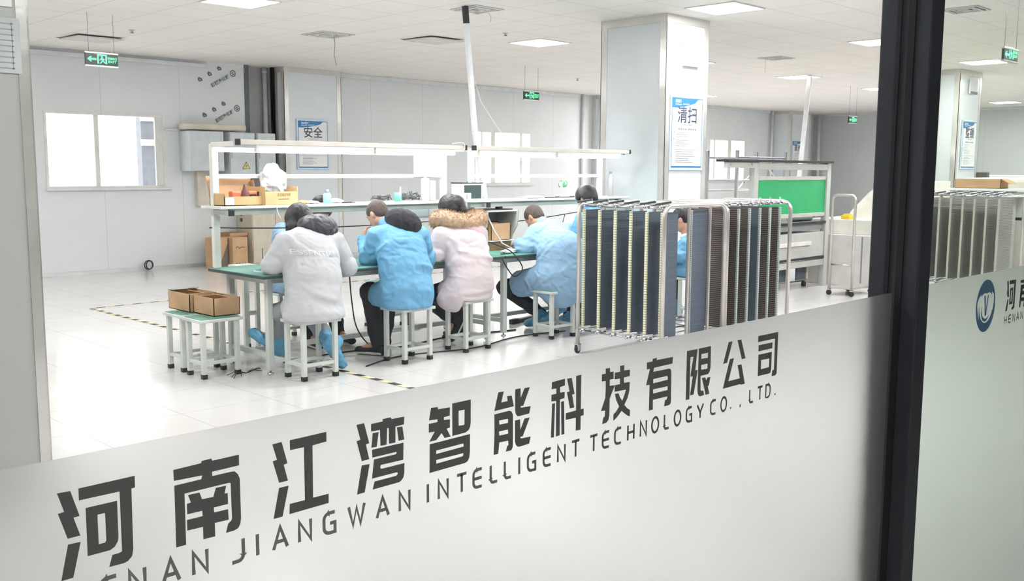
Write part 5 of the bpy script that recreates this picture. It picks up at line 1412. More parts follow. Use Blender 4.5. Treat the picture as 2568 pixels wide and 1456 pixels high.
        for ax in range(3):
            a0 = [slice(None)] * 3; a1 = [slice(None)] * 3
            a0[ax] = slice(0, -1); a1[ax] = slice(1, None)
            e = np.argwhere(S_[tuple(a0)] != S_[tuple(a1)])
            u, v = (ax + 1) % 3, (ax + 2) % 3
            e = e[(e[:, u] > 0) & (e[:, v] > 0) & (e[:, u] < f.shape[u] - 1) & (e[:, v] < f.shape[v] - 1)]
            def cell(du, dv):
                q = e.copy(); q[:, u] += du; q[:, v] += dv; return idx[tuple(q.T)]
            q = np.stack([cell(-1, -1), cell(0, -1), cell(0, 0), cell(-1, 0)], 1)
            inside = S_[tuple(e.T)]
            q[~inside] = q[~inside][:, ::-1]
            F.append(q)
        return V, np.concatenate(F)

def sdf_object(sd, name, m, parent, wr=0.0, wf=(9, 9, 9), seed=0.0, fine=0.0):
    V, F = sd.mesh()
    me = bpy.data.meshes.new(name)
    me.from_pydata([tuple(v) for v in V], [], [tuple(int(i) for i in q) for q in F if min(q) >= 0])
    me.update()
    if wr or fine:
        off = []
        for v in me.vertices:
            p = v.co
            w = Vector((p.x * wf[0] + seed, p.y * wf[1], p.z * wf[2]))
            w += Vector((noise.noise(w * .7), noise.noise(w * .7 + Vector((9, 0, 0))), noise.noise(w * .7 + Vector((0, 9, 0))))) * .9
            n1 = 1 - 2 * abs(noise.noise(w)); n2 = 1 - 2 * abs(noise.noise(w * 2.1 + Vector((5, 3, 1))))
            n3 = noise.noise(p * 90) if fine else 0
            off.append(v.normal * (wr * (n1 * n1 * (1 if n1 > 0 else -1) * .65 + n2 * .3) + fine * n3))
        for v, o_ in zip(me.vertices, off): v.co = v.co + o_
    off = parent.location
    for v in me.vertices: v.co = v.co - off
    for p in me.polygons: p.use_smooth = True
    me.materials.append(m)
    o = bpy.data.objects.new(name, me); C.objects.link(o); o.parent = parent
    return o

A_ = lambda *v: np.array(v, float)
def nrm(v): return v / max(1e-9, np.linalg.norm(v))
M_skin = mat('skin', (206, 160, 136), .5, var=.04, scale=20)
M_hair = mat('black_hair', (40, 38, 42), .45, var=.15, scale=8, bump=.6, bscale=60, stretch=(1, 1, .2))
M_short = mat('cropped_dark_hair', (84, 70, 66), .7, var=.12, scale=40, bump=.3, bscale=200)
M_trouser = mat('black_trousers', (42, 44, 52), .8, var=.05, bump=.2, bscale=14)
M_greytr = mat('grey_trousers', (148, 152, 158), .8, var=.05, bump=.2, bscale=14)
M_shoec = mat('blue_shoe_cover', (96, 164, 200), .35, var=.06, scale=12, crease=.6, cscale=14)
M_sole = mat('white_sole', (214, 214, 210), .6)
M_shoe = mat('black_canvas_shoe', (40, 42, 50), .7)

def head_axes(fw, up):
    fw = nrm(A_(*fw)); up = A_(*up); up = nrm(up - fw * (up @ fw)); rt = np.cross(fw, up)
    return fw, up, rt
def add_head(sd, c, fw, up, sc=1.0):
    fw, up, rt = head_axes(fw, up); ax = np.array([rt, fw, up]); c = A_(*c)
    L = lambda x, y, z: c + (rt * x + fw * y + up * z) * sc
    R = lambda *r: A_(*r) * sc
    sd.ell(L(0, -.012, .03), R(.077, .096, .088), ax, .02)
    sd.ell(L(0, .028, -.03), R(.062, .068, .085), ax, .03)
    sd.cone(L(0, .055, -.095), L(0, .062, -.09), .026 * sc, .022 * sc, .02)          # chin
    for sx in (-1, 1):
        sd.cone(L(sx * .046, -.0, -.07), L(sx * .02, .05, -.098), .022 * sc, .02 * sc, .02)
        sd.ell(L(sx * .076, -.012, -.008), R(.010, .018, .032), ax, .006)               # ear
        sd.ell(L(sx * .081, -.016, .004), R(.007, .010, .016), ax, .004)
        sd.ell(L(sx * .030, .086, .008), R(.018, .012, .012), ax, .012, 'sub')          # eye socket
        sd.ell(L(sx * .030, .076, .006), R(.013, .012, .011), ax, .004)                  # eyeball under the lid
        sd.cone(L(sx * .014, .090, .026), L(sx * .046, .080, .026), .008 * sc, .007 * sc, .01)
    sd.cone(L(0, .088, .012), L(0, .106, -.024), .008 * sc, .012 * sc, .01)             # nose
    for sx in (-1, 1): sd.ell(L(sx * .011, .098, -.030), R(.008, .010, .008), ax, .006)
    sd.ell(L(0, .090, -.056), R(.024, .010, .006), ax, .005); sd.ell(L(0, .087, -.066), R(.020, .010, .007), ax, .005)
    sd.cone(L(-.022, .092, -.061), L(.022, .092, -.061), .0022 * sc, .0022 * sc, .002, 'sub')
    return fw, up, rt
def add_hand(sd, w, d, n, sc=1.0, curl=0.6, left=True):
    """w wrist, d pointing along the hand, n out of the back of the hand"""
    d = nrm(A_(*d)); n = A_(*n); n = nrm(n - d * (n @ d)); s_ = np.cross(d, n) * (1 if left else -1); w = A_(*w)
    L = lambda x, y, z: w + (s_ * x + d * y + n * z) * sc
    sd.econe(L(0, .012, 0), L(0, .080, 0), (.028 * sc, .016 * sc), (.040 * sc, .015 * sc), s_, .012)
    for i, (x, ln) in enumerate(((-.030, .062), (-.010, .074), (.010, .070), (.029, .054))):
        a = L(x, .085, .002); c1 = curl * .55; b = a + (d * math.cos(c1) - n * math.sin(c1)) * ln * .5 * sc
        c2 = curl * 1.4; c = b + (d * math.cos(c2) - n * math.sin(c2)) * ln * .36 * sc
        c3 = curl * 2.0; e = c + (d * math.cos(c3) - n * math.sin(c3)) * ln * .26 * sc
        sd.cone(a, b, .0090 * sc, .0085 * sc, .004); sd.cone(b, c, .0085 * sc, .0078 * sc, .003); sd.cone(c, e, .0078 * sc, .0065 * sc, .003)
    t0 = L(-.026, .030, -.004); t1 = L(-.052, .060, -.012); t2 = L(-.050, .088, -.022)
    sd.cone(t0, t1, .013 * sc, .010 * sc, .008); sd.cone(t1, t2, .0098 * sc, .0075 * sc, .003)
def add_foot(sd, heel, toe, r=.036, k=.02, up=(0, 0, 1)):
    heel = A_(*heel); toe = A_(*toe); d = nrm(toe - heel); u = A_(*up); u = nrm(u - d * (u @ d)); s_ = np.cross(d, u)
    sd.econe(heel + u * .0, toe, (r * .95, r * 1.05), (r * 1.12, r * .72), s_, k)
    sd.cone(heel + d * .02 + u * .03, heel + d * .03 + u * .075, r * .95, r * .85, .03)

def person(label, loc, J, jacket_m, trouser_m, hair=None, shoes='cover', pad=1.0, jacket=None, hood=None, group='workers seated at the benches', hipw=.20, skirt=True, collar=True, wr=.007, seed=1.0, sleeve=1.0, wf=(7, 7, 11), creases=11):
    r = thing('person', label, 'person', loc, 0, group)
    j = {k: A_(*v) for k, v in J.items()}
    allp = np.array([v for k, v in j.items() if k not in ('fw', 'up', 'dL', 'dR')])
    lo, hi = allp.min(0) - .34, allp.max(0) + .30
    lo[2] = max(lo[2], -.02)
    side = nrm(A_(*(j['shR'] - j['shL'])))
    # body: head, neck, trunk, arms with hands, legs
    b = SDF(lo, hi, .0085)
    fw, up, rt = add_head(b, j['head'], j['fw'], j['up'])
    b.cone(j['neck'], j['head'] - up * .04 - fw * .015, .060, .055, .03)
    b.econe(j['pelvis'], j['chest'], (.13, .10), (.13, .10), side, .05); b.econe(j['chest'], j['neck'], (.13, .09), (.07, .06), side, .05)
    for q in 'LR':
        b.chain([j['sh' + q], j['el' + q], j['wr' + q]], [.045, .040, .027], .03)
        b.cone(j['chest'] * .3 + j['neck'] * .7, j['sh' + q], .06, .045, .04)
        hd = j['d' + q] if 'd' + q in j else j['wr' + q] - j['el' + q]
        add_hand(b, j['wr' + q], hd, (0, .25, 1), 1.0, .7, q == 'L')
        b.chain([j['pelvis'] + side * (.08 if q == 'R' else -.08), j['k' + q], j['an' + q]], [.07, .05, .035], .04)
        b.cone(j['an' + q], j['toe' + q], .03, .022, .02)
    sdf_object(b, 'body', M_skin, r)
    # eyes
    for sx in (-1, 1):
        e = MB(); e.lathe(j['head'] + rt * sx * .030 + fw * .0865 + up * .004 - np.array(loc), [(.0075, 0), (.006, .002), (.002, .003)], 12, Vector(fw)); e.build('eye', M_ink, r)
    # trousers
    b = SDF(lo, hi, .012)
    for q in 'LR':
        hp = j['pelvis'] + side * (.085 if q == 'R' else -.085)
        b.chain([hp, j['k' + q], j['k' + q] * .25 + j['an' + q] * .75, j['an' + q]], [.098, .076, .062, .056], .03)
    b.ell(j['pelvis'], (.165, .13, .10), None, .05)
    sdf_object(b, 'trousers', trouser_m, r, .005, (9, 9, 14), seed)
    # feet
    for q in 'LR':
        b = SDF(np.minimum(j['an' + q], j['toe' + q]) - .2, np.maximum(j['an' + q], j['toe' + q]) + .2, .009)
        hl = j['heel' + q] if 'heel' + q in j else j['an' + q] - A_(0, 0, .04)
        if shoes == 'cover':
            add_foot(b, hl, j['toe' + q], .050); b.cone(hl, j['an' + q] * .8 + j['k' + q] * .2, .052, .060, .03)
            sdf_object(b, 'shoe_cover', M_shoec, r, .008, (18, 18, 22), seed + 4)
        else:
            add_foot(b, hl, j['toe' + q], .044)
            so = sdf_object(b, 'shoe', M_shoe, r)
            d = nrm(j['toe' + q] - hl); u = A_(0, 0, 1); u = nrm(u - d * (u @ d)); sdv = np.cross(d, u)
            b = SDF(np.minimum(hl, j['toe' + q]) - .15, np.maximum(hl, j['toe' + q]) + .15, .009)
            b.econe(hl - u * .022, j['toe' + q] - u * .016, (.046, .022), (.050, .018), sdv, .02); b.cut(hl - u * .036, -u)
            o = sdf_object(b, 'sole', M_sole, r); o.parent = so
    # jacket
    b = SDF(lo, hi, .0105)
    p = pad
    w1 = j['pelvis'] * .45 + j['chest'] * .55 + j.get('bulge', A_(0, -.02, 0))
    b.econe(j['pelvis'] + A_(0, -.01, .02), w1, (hipw * p, .150 * p), (.203 * p, .150 * p), side, .08)
    b.econe(w1, j['chest'], (.203 * p, .150 * p), (.208 * p, .140 * p), side, .08)
    b.econe(j['chest'], j['chest'] * .35 + j['neck'] * .65, (.205 * p, .135 * p), (.15 * p, .095 * p), side, .06)
    b.cone(j['shL'] * .8 + j['shR'] * .2, j['shR'] * .8 + j['shL'] * .2, .082 * p, .082 * p, .07)
    for q in 'LR':
        b.chain([j['sh' + q], j['el' + q]], [.082 * p * sleeve, .074 * p * sleeve], .045)
        b.chain([j['el' + q], j['wr' + q]], [.074 * p * sleeve, .052 * p], .03)
        b.cone(j['wr' + q] + nrm(j['wr' + q] - j['el' + q]) * .045, j['wr' + q] + nrm(j['wr' + q] - j['el' + q]) * .12, .045, .05, .004, 'sub')
        if skirt:
            hp = j['pelvis'] + side * (.09 if q == 'R' else -.09)
            b.cone(hp, hp * (1 - skirt) + j['k' + q] * skirt, .112 * p, .098 * p, .05)
    if collar:
        b.cone(j['neck'] - up * .01, j['neck'] + (j['head'] - j['neck']) * .30, .078, .070, .02)
    # creases over the back, fanning from the armpits and gathering at the seat
    sp = [j['pelvis'], w1, j['chest'], j['neck']]
    def surf(t, s_):
        i = min(2, int(t * 3)); u = t * 3 - i
        c0 = sp[i] * (1 - u) + sp[i + 1] * u; dz = nrm(sp[i + 1] - sp[i]); bn = nrm(np.cross(side, dz)) * -1
        if bn[1] * (j['fw'][1]) > 0: bn = -bn
        return c0 + side * s_ + bn * (.147 * p * math.sqrt(max(.05, 1 - (s_ / (.225 * p)) ** 2)))
    rc = random.Random(int(seed * 10))
    for i in range(creases):
        sg = -1 if i % 2 else 1
        t0 = .78 - .62 * i / creases + rc.uniform(-.05, .05); s0 = sg * rc.uniform(.14, .19)
        t1 = t0 - rc.uniform(.02, .16); s1 = s0 - sg * rc.uniform(.08, .16); t2 = t1 - rc.uniform(-.02, .08); s2 = s1 - sg * rc.uniform(.05, .14)
        P_ = [surf(max(.02, a), q) for a, q in ((t0, s0), ((t0 + t1) / 2 + .01, (s0 + s1) / 2), (t1, s1), (t2, s2))]
        b.fold(P_, rc.uniform(.010, .018), rc.choice((-1, 1, 1)) * rc.uniform(.005, .010))
    for q in 'LR':
        ar = j['wr' + q] - j['el' + q]; ua = j['el' + q] - j['sh' + q]; nn = nrm(np.cross(ar, ua)); oo = nrm(np.cross(nrm(ua), nn))
        for k in range(4):
            c0 = j['sh' + q] + ua * (.45 + .17 * k); rr_ = .078 * p * sleeve
            b.fold([c0 + rr_ * (nn * math.cos(a) + oo * math.sin(a)) + nrm(ua) * .03 * math.sin(a * 2 + k) for a in [x * .5 + k for x in range(7)]], .012, (-1) ** k * .009)
    if jacket: jacket(b, j, side)
    sdf_object(b, 'jacket', jacket_m, r, wr, wf, seed)
    if hair: hair(r, j, fw, up, rt)
    if hood: hood(r, j, fw, up, rt, side)
    return r

def hair_cap(m, thick=.010, low=-.02, name='hair', long=False):
    def f(r, j, fw, up, rt):
        ax = np.array([rt, fw, up]); c = j['head']
        b = SDF(c - .22, c + .22, .006)
        t = thick
        b.ell(c + up * .030 - fw * .014, A_(.077 + t, .097 + t, .089 + t), ax, .01)
        b.ell(c - fw * .055 - up * .03, A_(.055 + t, .045 + t, .06), ax, .03)
        # clear the face, ears and nape
        b.ell(c + fw * .095 - up * .035, A_(.085, .085, .085), ax, .01, 'sub')
        for sx in (-1, 1): b.ell(c + rt * sx * .085 - up * .022 + fw * .0, A_(.03, .030, .036), ax, .008, 'sub')
        b.cut(c + up * (low - .055) - fw * .03, -up * .9 + fw * .25)
        sdf_object(b, name, m, r, .003, (60, 60, 20), 3.0)
    return f

# ---- coats
M_white_coat = mat('white_coat_fabric', (192, 194, 199), .65, var=.012, crease=.45, cscale=5)
M_smock = mat('sky_blue_smock', (110, 168, 206), .62, spec=.3, var=.02, scale=5, crease=.55, cscale=9)
M_smock2 = mat('pale_blue_smock', (146, 182, 212), .62, spec=.3, var=.02, scale=5, crease=.55, cscale=9)
M_parka = mat('pale_pink_parka', (208, 197, 201), .7, var=.012, crease=.3, cscale=4)
M_parkahood = mat('pink_parka_hood', (222, 196, 200), .75, var=.02, bump=.16, bscale=12)
M_hoodb = mat('black_padded_hood', (58, 58, 66), .5, var=.05, crease=.5, cscale=9)
M_fur = mat('tan_fur', (206, 180, 152), .8, var=.14, scale=30)

# 1: white hooded coat
def white_jacket(b, j, side):
    x = A_(1, 0, 0)
    # hem flaring over the seat
    b.econe(j['pelvis'] + A_(-.005, -.015, .03), j['pelvis'] + A_(-.01, -.03, -.07), (.215, .165), (.25, .19), side, .05)
    b.fold([(3.94, 6.20, .75), (4.05, 6.15, .66), (4.2, 6.12, .585), (4.4, 6.15, .56)], .035, .016)
    b.fold([(3.92, 6.22, .79), (4.04, 6.15, .70), (4.2, 6.12, .62), (4.38, 6.15, .60)], .03, -.014)
    b.fold([(4.5, 6.2, .62), (4.35, 6.12, .58), (4.2, 6.12, .55)], .02, .012)
    b.fold([(4.55, 6.35, .92), (4.48, 6.22, .86), (4.42, 6.17, .80)], .02, .014)
    b.fold([(3.98, 6.35, .90), (4.05, 6.2, .86), (4.15, 6.15, .88)], .02, .013)
    b.fold([(3.96, 6.36, .80), (4.02, 6.2, .80), (4.10, 6.16, .83)], .018, -.010)
    b.fold([(4.02, 6.42, 1.05), (4.03, 6.36, .95), (4.0, 6.38, .85)], .022, .014)
    b.fold([(4.54, 6.4, 1.04), (4.53, 6.34, .94), (4.55, 6.36, .84)], .022, .014)
    b.cutz(.463)
def padded_hood(c_off, R3, m, tilt=0.0):
    def f(r, j, fw, up, rt, side):
        c = j['neck'] + A_(*c_off)
        b = SDF(c - .32, c + .32, .009)
        y_ = nrm(np.cross(A_(0, 0, 1), side)); z_ = A_(0, 0, 1)
        sd = side * math.cos(tilt) - z_ * math.sin(tilt); zz = z_ * math.cos(tilt) + side * math.sin(tilt)
        ax = np.array([sd, y_, zz])
        # a soft bag hanging from the collar: full below, open towards the neck
        b.ell(c, A_(R3[0], R3[1], R3[2] * .8), ax, .03)
        b.ell(c - zz * R3[2] * .35 - y_ * R3[1] * .25, A_(R3[0] * .82, R3[1] * .8, R3[2] * .75), ax, .05)
        b.ell(c + y_ * .13 + zz * .06, A_(R3[0] * .55, .085, .07), ax, .03, 'sub')
        for t in (-.6, -.2, .2, .6):
            b.fold([c + sd * R3[0] * 1.0 * t - y_ * R3[1] * 1.1 - zz * R3[2] * .5, c + sd * R3[0] * .9 * t - y_ * R3[1] * .6 + zz * R3[2] * .6, c + sd * R3[0] * .7 * t + y_ * R3[1] * .4 + zz * R3[2] * .8], .012, .009)
        b.fold([c - sd * R3[0] + zz * .0, c - y_ * R3[1] + zz * R3[2] * .25, c + sd * R3[0] + zz * .0], .014, .008)
        sdf_object(b, 'hood', m, r, .007, (16, 16, 16), 2.0)
    return f
def long_hair(r, j, fw, up, rt):
    hair_cap(M_hair, .014)(r, j, fw, up, rt)
    ax = np.array([rt, fw, up]); c = j['head']
    b = SDF(c - .3, c + .3, .008)
    b.ell(c + up * .03 - fw * .015, A_(.098, .112, .105), ax, .02)
    b.chain([c - rt * .07 + up * .02, c - rt * .10 - up * .06 + fw * .01, c - rt * .085 - up * .15 + fw * .04], [.05, .045, .025], .04)
    b.chain([c + rt * .07 + up * .02, c + rt * .09 - up * .06, c + rt * .07 - up * .14 + fw * .03], [.045, .04, .022], .04)
    b.ell(c + fw * .09 - up * .05, A_(.06, .06, .09), ax, .01, 'sub')
    sdf_object(b, 'long_hair', M_hair, r, .006, (40, 40, 10), 6.0)
p1 = person('person in white hooded coat, back turned, head bowed at the bench end', (4.2, 6.34, 0), dict(
    pelvis=(4.19, 6.33, .565), chest=(4.25, 6.44, .93), neck=(4.33, 6.60, 1.12), head=(4.35, 6.735, 1.195), fw=(.02, .75, -.66), up=(-.12, .62, .77),
    shL=(4.06, 6.50, 1.045), shR=(4.50, 6.47, 1.03), elL=(3.955, 6.53, .865), wrL=(4.14, 6.76, .865), dL=(.5, .8, -.1), elR=(4.62, 6.47, .82), wrR=(4.56, 6.72, .865), dR=(-.3, .9, 0),
    kL=(4.09, 6.70, .46), anL=(4.12, 6.74, .25), toeL=(4.00, 6.90, .30), heelL=(4.13, 6.72, .17), kR=(4.40, 6.72, .46), anR=(4.37, 6.42, .26), heelR=(4.36, 6.36, .23), toeR=(4.47, 6.37, .055)),
    M_white_coat, M_greytr, hair=long_hair, jacket=white_jacket, hood=padded_hood((.055, -.06, .03), (.165, .135, .125), M_hoodb, .10), pad=1.06, skirt=.30, wr=.006, seed=1.0, sleeve=.93)
def print_on(person_root, word, c, u, v, width, size, m):
    """Lettering that follows the cloth of the back."""
    from mathutils.bvhtree import BVHTree
    jk = [o for o in person_root.children if o.name.startswith('jacket')][0]
    bv = BVHTree.FromPolygons([x.co.copy() for x in jk.data.vertices], [tuple(p.vertices) for p in jk.data.polygons])
    o = text_mesh(word, size, c, u, v, (0, -1, 0), 0, 'back_lettering', m, person_root, fitw=width, bold=.02, align='CENTER')
    bm = bmesh.new(); bm.from_mesh(o.data)
    bmesh.ops.subdivide_edges(bm, edges=[e for e in bm.edges if e.calc_length() > .012], cuts=2)
    for x in bm.verts:
        q = x.co + Vector((0, -.5, 0)); h = bv.ray_cast(q, Vector((0, 1, 0)))
        if h[0] is not None: x.co = h[0] + h[1] * .0025
    bm.to_mesh(o.data); bm.free()
print_on(p1, 'ESSENTIALS', Vector((.02, 0, .945)), (1, 0, -.10), (.03, 0, 1), .37, .052, mat('reflective_white_print', (220, 222, 228), .35, var=0))

# 2: sky-blue smock, black hood
def smock_jacket(b, j, side):
    b.econe(j['pelvis'] + A_(-.0, -.02, .04), j['pelvis'] + A_(-.02, -.02, -.08), (.215, .17), (.215, .18), side, .05)
    b.cone(j['pelvis'] + A_(-.10, .02, 0), j['pelvis'] + A_(-.13, .20, -.02), .12, .10, .05)
    b.fold([(5.0, 6.20, .94), (5.1, 6.17, .92), (5.2, 6.2, .93), (5.32, 6.27, .90)], .02, .015)
    b.fold([(5.02, 6.19, .87), (5.15, 6.17, .83), (5.30, 6.22, .78), (5.42, 6.34, .76)], .022, -.014)
    b.fold([(5.05, 6.17, .80), (5.2, 6.16, .74), (5.35, 6.25, .71)], .02, .012)
    b.fold([(4.93, 6.26, .66), (5.05, 6.16, .62), (5.2, 6.13, .60)], .02, -.012)
    b.fold([(4.93, 6.3, .60), (5.03, 6.16, .55), (5.1, 6.13, .48)], .018, .012)
    b.fold([(4.99, 6.5, 1.03), (4.98, 6.40, .95), (4.95, 6.42, .86)], .022, .016)
    b.fold([(5.38, 6.44, 1.03), (5.40, 6.36, .93), (5.43, 6.42, .82)], .02, .014)
    b.cutz(.463)
person('man in sky-blue smock with a black hood, short hair, resting on his elbow', (5.14, 6.34, 0), dict(
    pelvis=(5.12, 6.33, .565), chest=(5.15, 6.44, .93), neck=(5.17, 6.60, 1.10), head=(5.155, 6.77, 1.215), fw=(-.15, .78, -.6), up=(-.05, .62, .78),
    shL=(4.985, 6.56, 1.04), shR=(5.40, 6.49, 1.03), elL=(4.965, 6.64, .855), wrL=(5.10, 6.90, .985), dL=(.25, .15, .9), elR=(5.47, 6.50, .83), wrR=(5.36, 6.76, .86), dR=(-.2, .9, 0),
    kL=(5.02, 6.72, .56), anL=(5.065, 6.67, .11), heelL=(5.09, 6.65, .045), toeL=(5.01, 6.87, .035), kR=(5.30, 6.78, .56), anR=(5.38, 6.98, .10), heelR=(5.38, 6.95, .045), toeR=(5.42, 7.18, .035)),
    M_smock, M_trouser, hair=hair_cap(M_short, .004, .0), shoes='shoe', jacket=smock_jacket, hood=padded_hood((.085, -.06, .065), (.165, .14, .125), mat('black_knit_hood', (48, 46, 52), .85, var=.06, bump=.2, bscale=60), .35), pad=1.05, skirt=.5, wr=.007, seed=5.0)

# 3: pale pink parka with a fur-trimmed hood
def parka_jacket(b, j, side):
    b.econe(j['pelvis'] + A_(-.0, -.01, .05), j['pelvis'] + A_(-.03, -.01, -.10), (.225, .17), (.245, .18), side, .05)
    b.cone(j['pelvis'] + A_(-.12, .0, -.02), j['pelvis'] + A_(-.23, .05, -.10), .12, .085, .06)
    b.fold([(5.70, 6.30, .90), (5.82, 6.2, .90), (5.95, 6.2, .85), (6.12, 6.3, .79)], .025, -.018)
    b.fold([(5.72, 6.27, .84), (5.85, 6.2, .83), (6.0, 6.22, .78)], .022, .012)
    b.fold([(5.66, 6.4, .98), (5.68, 6.34, .88), (5.64, 6.4, .80)], .022, .016)
    b.fold([(5.68, 6.22, .50), (5.8, 6.17, .50), (6.0, 6.2, .52), (6.1, 6.3, .53)], .014, .013)
    b.fold([(5.64, 6.25, .53), (5.8, 6.17, .535), (6.05, 6.22, .55)], .012, -.010)
    b.cutz(.33)
    b.cutbox((5.66, 6.1, 0), (6.4, 6.7, .463))
def fur_hood(r, j, fw, up, rt, side):
    c = j['neck'] + A_(.02, -.06, .0)
    b = SDF(c - .34, c + .34, .010)
    ax = np.array([side, nrm(np.cross(A_(0, 0, 1), side)), A_(0, 0, 1)])
    b.ell(c + A_(.02, -.085, -.075), A_(.15, .075, .125), ax, .03); b.ell(c + A_(.02, -.04, -.02), A_(.19, .10, .07), ax, .04); b.fold([c + A_(-.15, -.06, -.06), c + A_(-.05, -.12, -.17), c + A_(.04, -.13, -.205), c + A_(.12, -.12, -.17), c + A_(.19, -.06, -.06)], .014, .012)
    sdf_object(b, 'hood', M_parkahood, r, .005, (9, 9, 9), 8.0)
    # fur: many fine tapering strands on an arc behind the neck
    rd = random.Random(11); bm = bmesh.new()
    n_ = 64; cc = c + A_(0, .05, .055)
    def path(t):
        a = -2.75 + 5.5 * t - PI / 2
        return cc + side * (.215 * math.cos(a)) + ax[1] * (.135 * math.sin(a)) + A_(0, 0, .02 * math.cos(a * 2) - .012 * math.sin(a))
    core = SDF(c - .45, c + .45, .012)
    pts = [path(i / 30) for i in range(31)]
    core.chain(pts, [.035] + [.060] * 29 + [.035], .02)
    f = sdf_object(core, 'fur_trim', M_fur, r, .012, (30, 30, 30), 2.0)
    off = Vector(r.location)
    for i in range(6500):
        t = rd.random(); p = path(t); q = path(min(1, t + .01)) - path(max(0, t - .01)); q = nrm(q)
        v = A_(rd.gauss(0, 1), rd.gauss(0, 1), rd.gauss(0, 1)); v = nrm(v - q * (v @ q))
        d = nrm(v + q * rd.uniform(-.5, .5) + A_(0, 0, -.15)); base = p + v * .048; L = rd.uniform(.03, .058)
        w = nrm(np.cross(d, v) + 1e-3) * .0032
        tip = base + d * L + A_(rd.gauss(0, .004), rd.gauss(0, .004), rd.gauss(0, .004))
        vs = [bm.verts.new(Vector(x) - off) for x in (base - w, base + w, tip)]
        bm.faces.new(vs)
        w2 = nrm(np.cross(d, w)) * .0032
        vs = [bm.verts.new(Vector(x) - off) for x in (base - w2, base + w2, tip)]
        bm.faces.new(vs)
    me = bpy.data.meshes.new('fur_strands'); bm.to_mesh(me); bm.free(); me.materials.append(M_fur)
    o = bpy.data.objects.new('fur_strands', me); C.objects.link(o); o.parent = f; o['kind'] = 'stuff'
def bun_hair(r, j, fw, up, rt):
    hair_cap(M_hair, .016)(r, j, fw, up, rt)
    ax = np.array([rt, fw, up]); c = j['head']
    b = SDF(c - .28, c + .28, .008)
    b.ell(c + up * .022 - fw * .02, A_(.099, .110, .104), ax, .02)
    b.ell(c - fw * .105 + up * .02 + rt * .035, A_(.055, .045, .058), ax, .02)
    b.chain([c - fw * .105 + rt * .04 + up * .0, c - fw * .12 + rt * .05 - up * .08], [.045, .034], .03)
    b.ell(c + fw * .095 - up * .05, A_(.06, .06, .09), ax, .01, 'sub')
    sdf_object(b, 'tied_hair', M_hair, r, .005, (30, 30, 30), 6.0)
    o = MB(); o.lathe(Vector(c - fw * .10 + rt * .04 + up * .075) - Vector(r.location), [(.014, 0), (.017, .006), (.014, .012)], 14, Vector(up)); o.build('hair_tie', M_ink, r)
person('person in pale pink parka with tan fur-trimmed hood and tied black hair', (5.85, 6.37, 0), dict(
    pelvis=(5.86, 6.36, .565), chest=(5.88, 6.45, .94), neck=(5.90, 6.58, 1.09), head=(5.925, 6.70, 1.245), fw=(0, .86, -.5), up=(0, .5, .86),
    shL=(5.665, 6.52, 1.02), shR=(6.10, 6.50, 1.015), elL=(5.60, 6.54, .85), wrL=(5.75, 6.80, .865), dL=(.4, .9, 0), elR=(6.15, 6.53, .85), wrR=(6.06, 6.80, .865), dR=(-.3, .9, 0),
    kL=(5.66, 6.76, .46), anL=(5.92, 6.64, .24), heelL=(5.965, 6.60, .235), toeL=(5.87, 6.62, .06), kR=(6.02, 6.78, .48), anR=(6.0, 6.66, .14), heelR=(6.03, 6.62, .10), toeR=(5.98, 6.82, .04)),
    M_parka, M_trouser, hair=bun_hair, shoes='shoe', jacket=parka_jacket, hood=fur_hood, pad=1.03, skirt=.35, wr=.0045, seed=9.0, creases=6)

# 4: pale blue smock, leaning far over the bench
def lean_jacket(b, j, side):
    b.econe(j['pelvis'] + A_(.0, -.03, .04), j['pelvis'] + A_(.03, -.03, -.09), (.215, .18), (.23, .19), side, .05)
    b.cone(j['pelvis'] + A_(-.08, .05, .0), j['kL'] * .66 + j['pelvis'] * .34 + A_(.0, 0, .01), .15, .132, .05)
    dk = nrm(j['kL'] - j['pelvis']); Lk = np.linalg.norm(j['kL'] - j['pelvis'])
    b.ell((7.02, 6.30, .80), (.235, .20, .22), None, .10)
    b.cone(j['pelvis'] + A_(.10, -.08, -.04), j['pelvis'] + A_(.20, -.10, -.17), .11, .07, .06)
    b.fold([(6.93, 6.55, .93), (6.90, 6.40, .88), (6.83, 6.45, .80)], .025, .018)
    b.fold([(6.98, 6.5, .95), (7.0, 6.35, .92), (7.06, 6.27, .92)], .02, -.014)
    b.fold([(6.83, 6.25, .82), (6.95, 6.15, .80), (7.1, 6.15, .82)], .022, .012)
    b.fold([(6.8, 6.2, .68), (6.95, 6.1, .66), (7.1, 6.15, .68)], .022, -.012)
    b.fold([(6.75, 6.45, .58), (6.85, 6.25, .52), (7.0, 6.12, .50)], .022, .014)
    b.fold([(6.78, 6.6, .62), (6.80, 6.72, .52), (6.82, 6.72, .42)], .02, .013)
    b.fold([(6.84, 6.68, .60), (6.86, 6.78, .50), (6.88, 6.78, .42)], .016, .012)
def lean_hood(r, j, fw, up, rt, side):
    c = j['neck'] + A_(.02, -.03, .02)
    b = SDF(c - .25, c + .25, .009)
    b.ell(c, A_(.12, .075, .055), None, .03); b.ell(c + A_(0, .09, .02), A_(.085, .07, .09), None, .02, 'sub')
    sdf_object(b, 'turned_collar', M_smock2, r, .005, (14, 14, 14), 1.0)
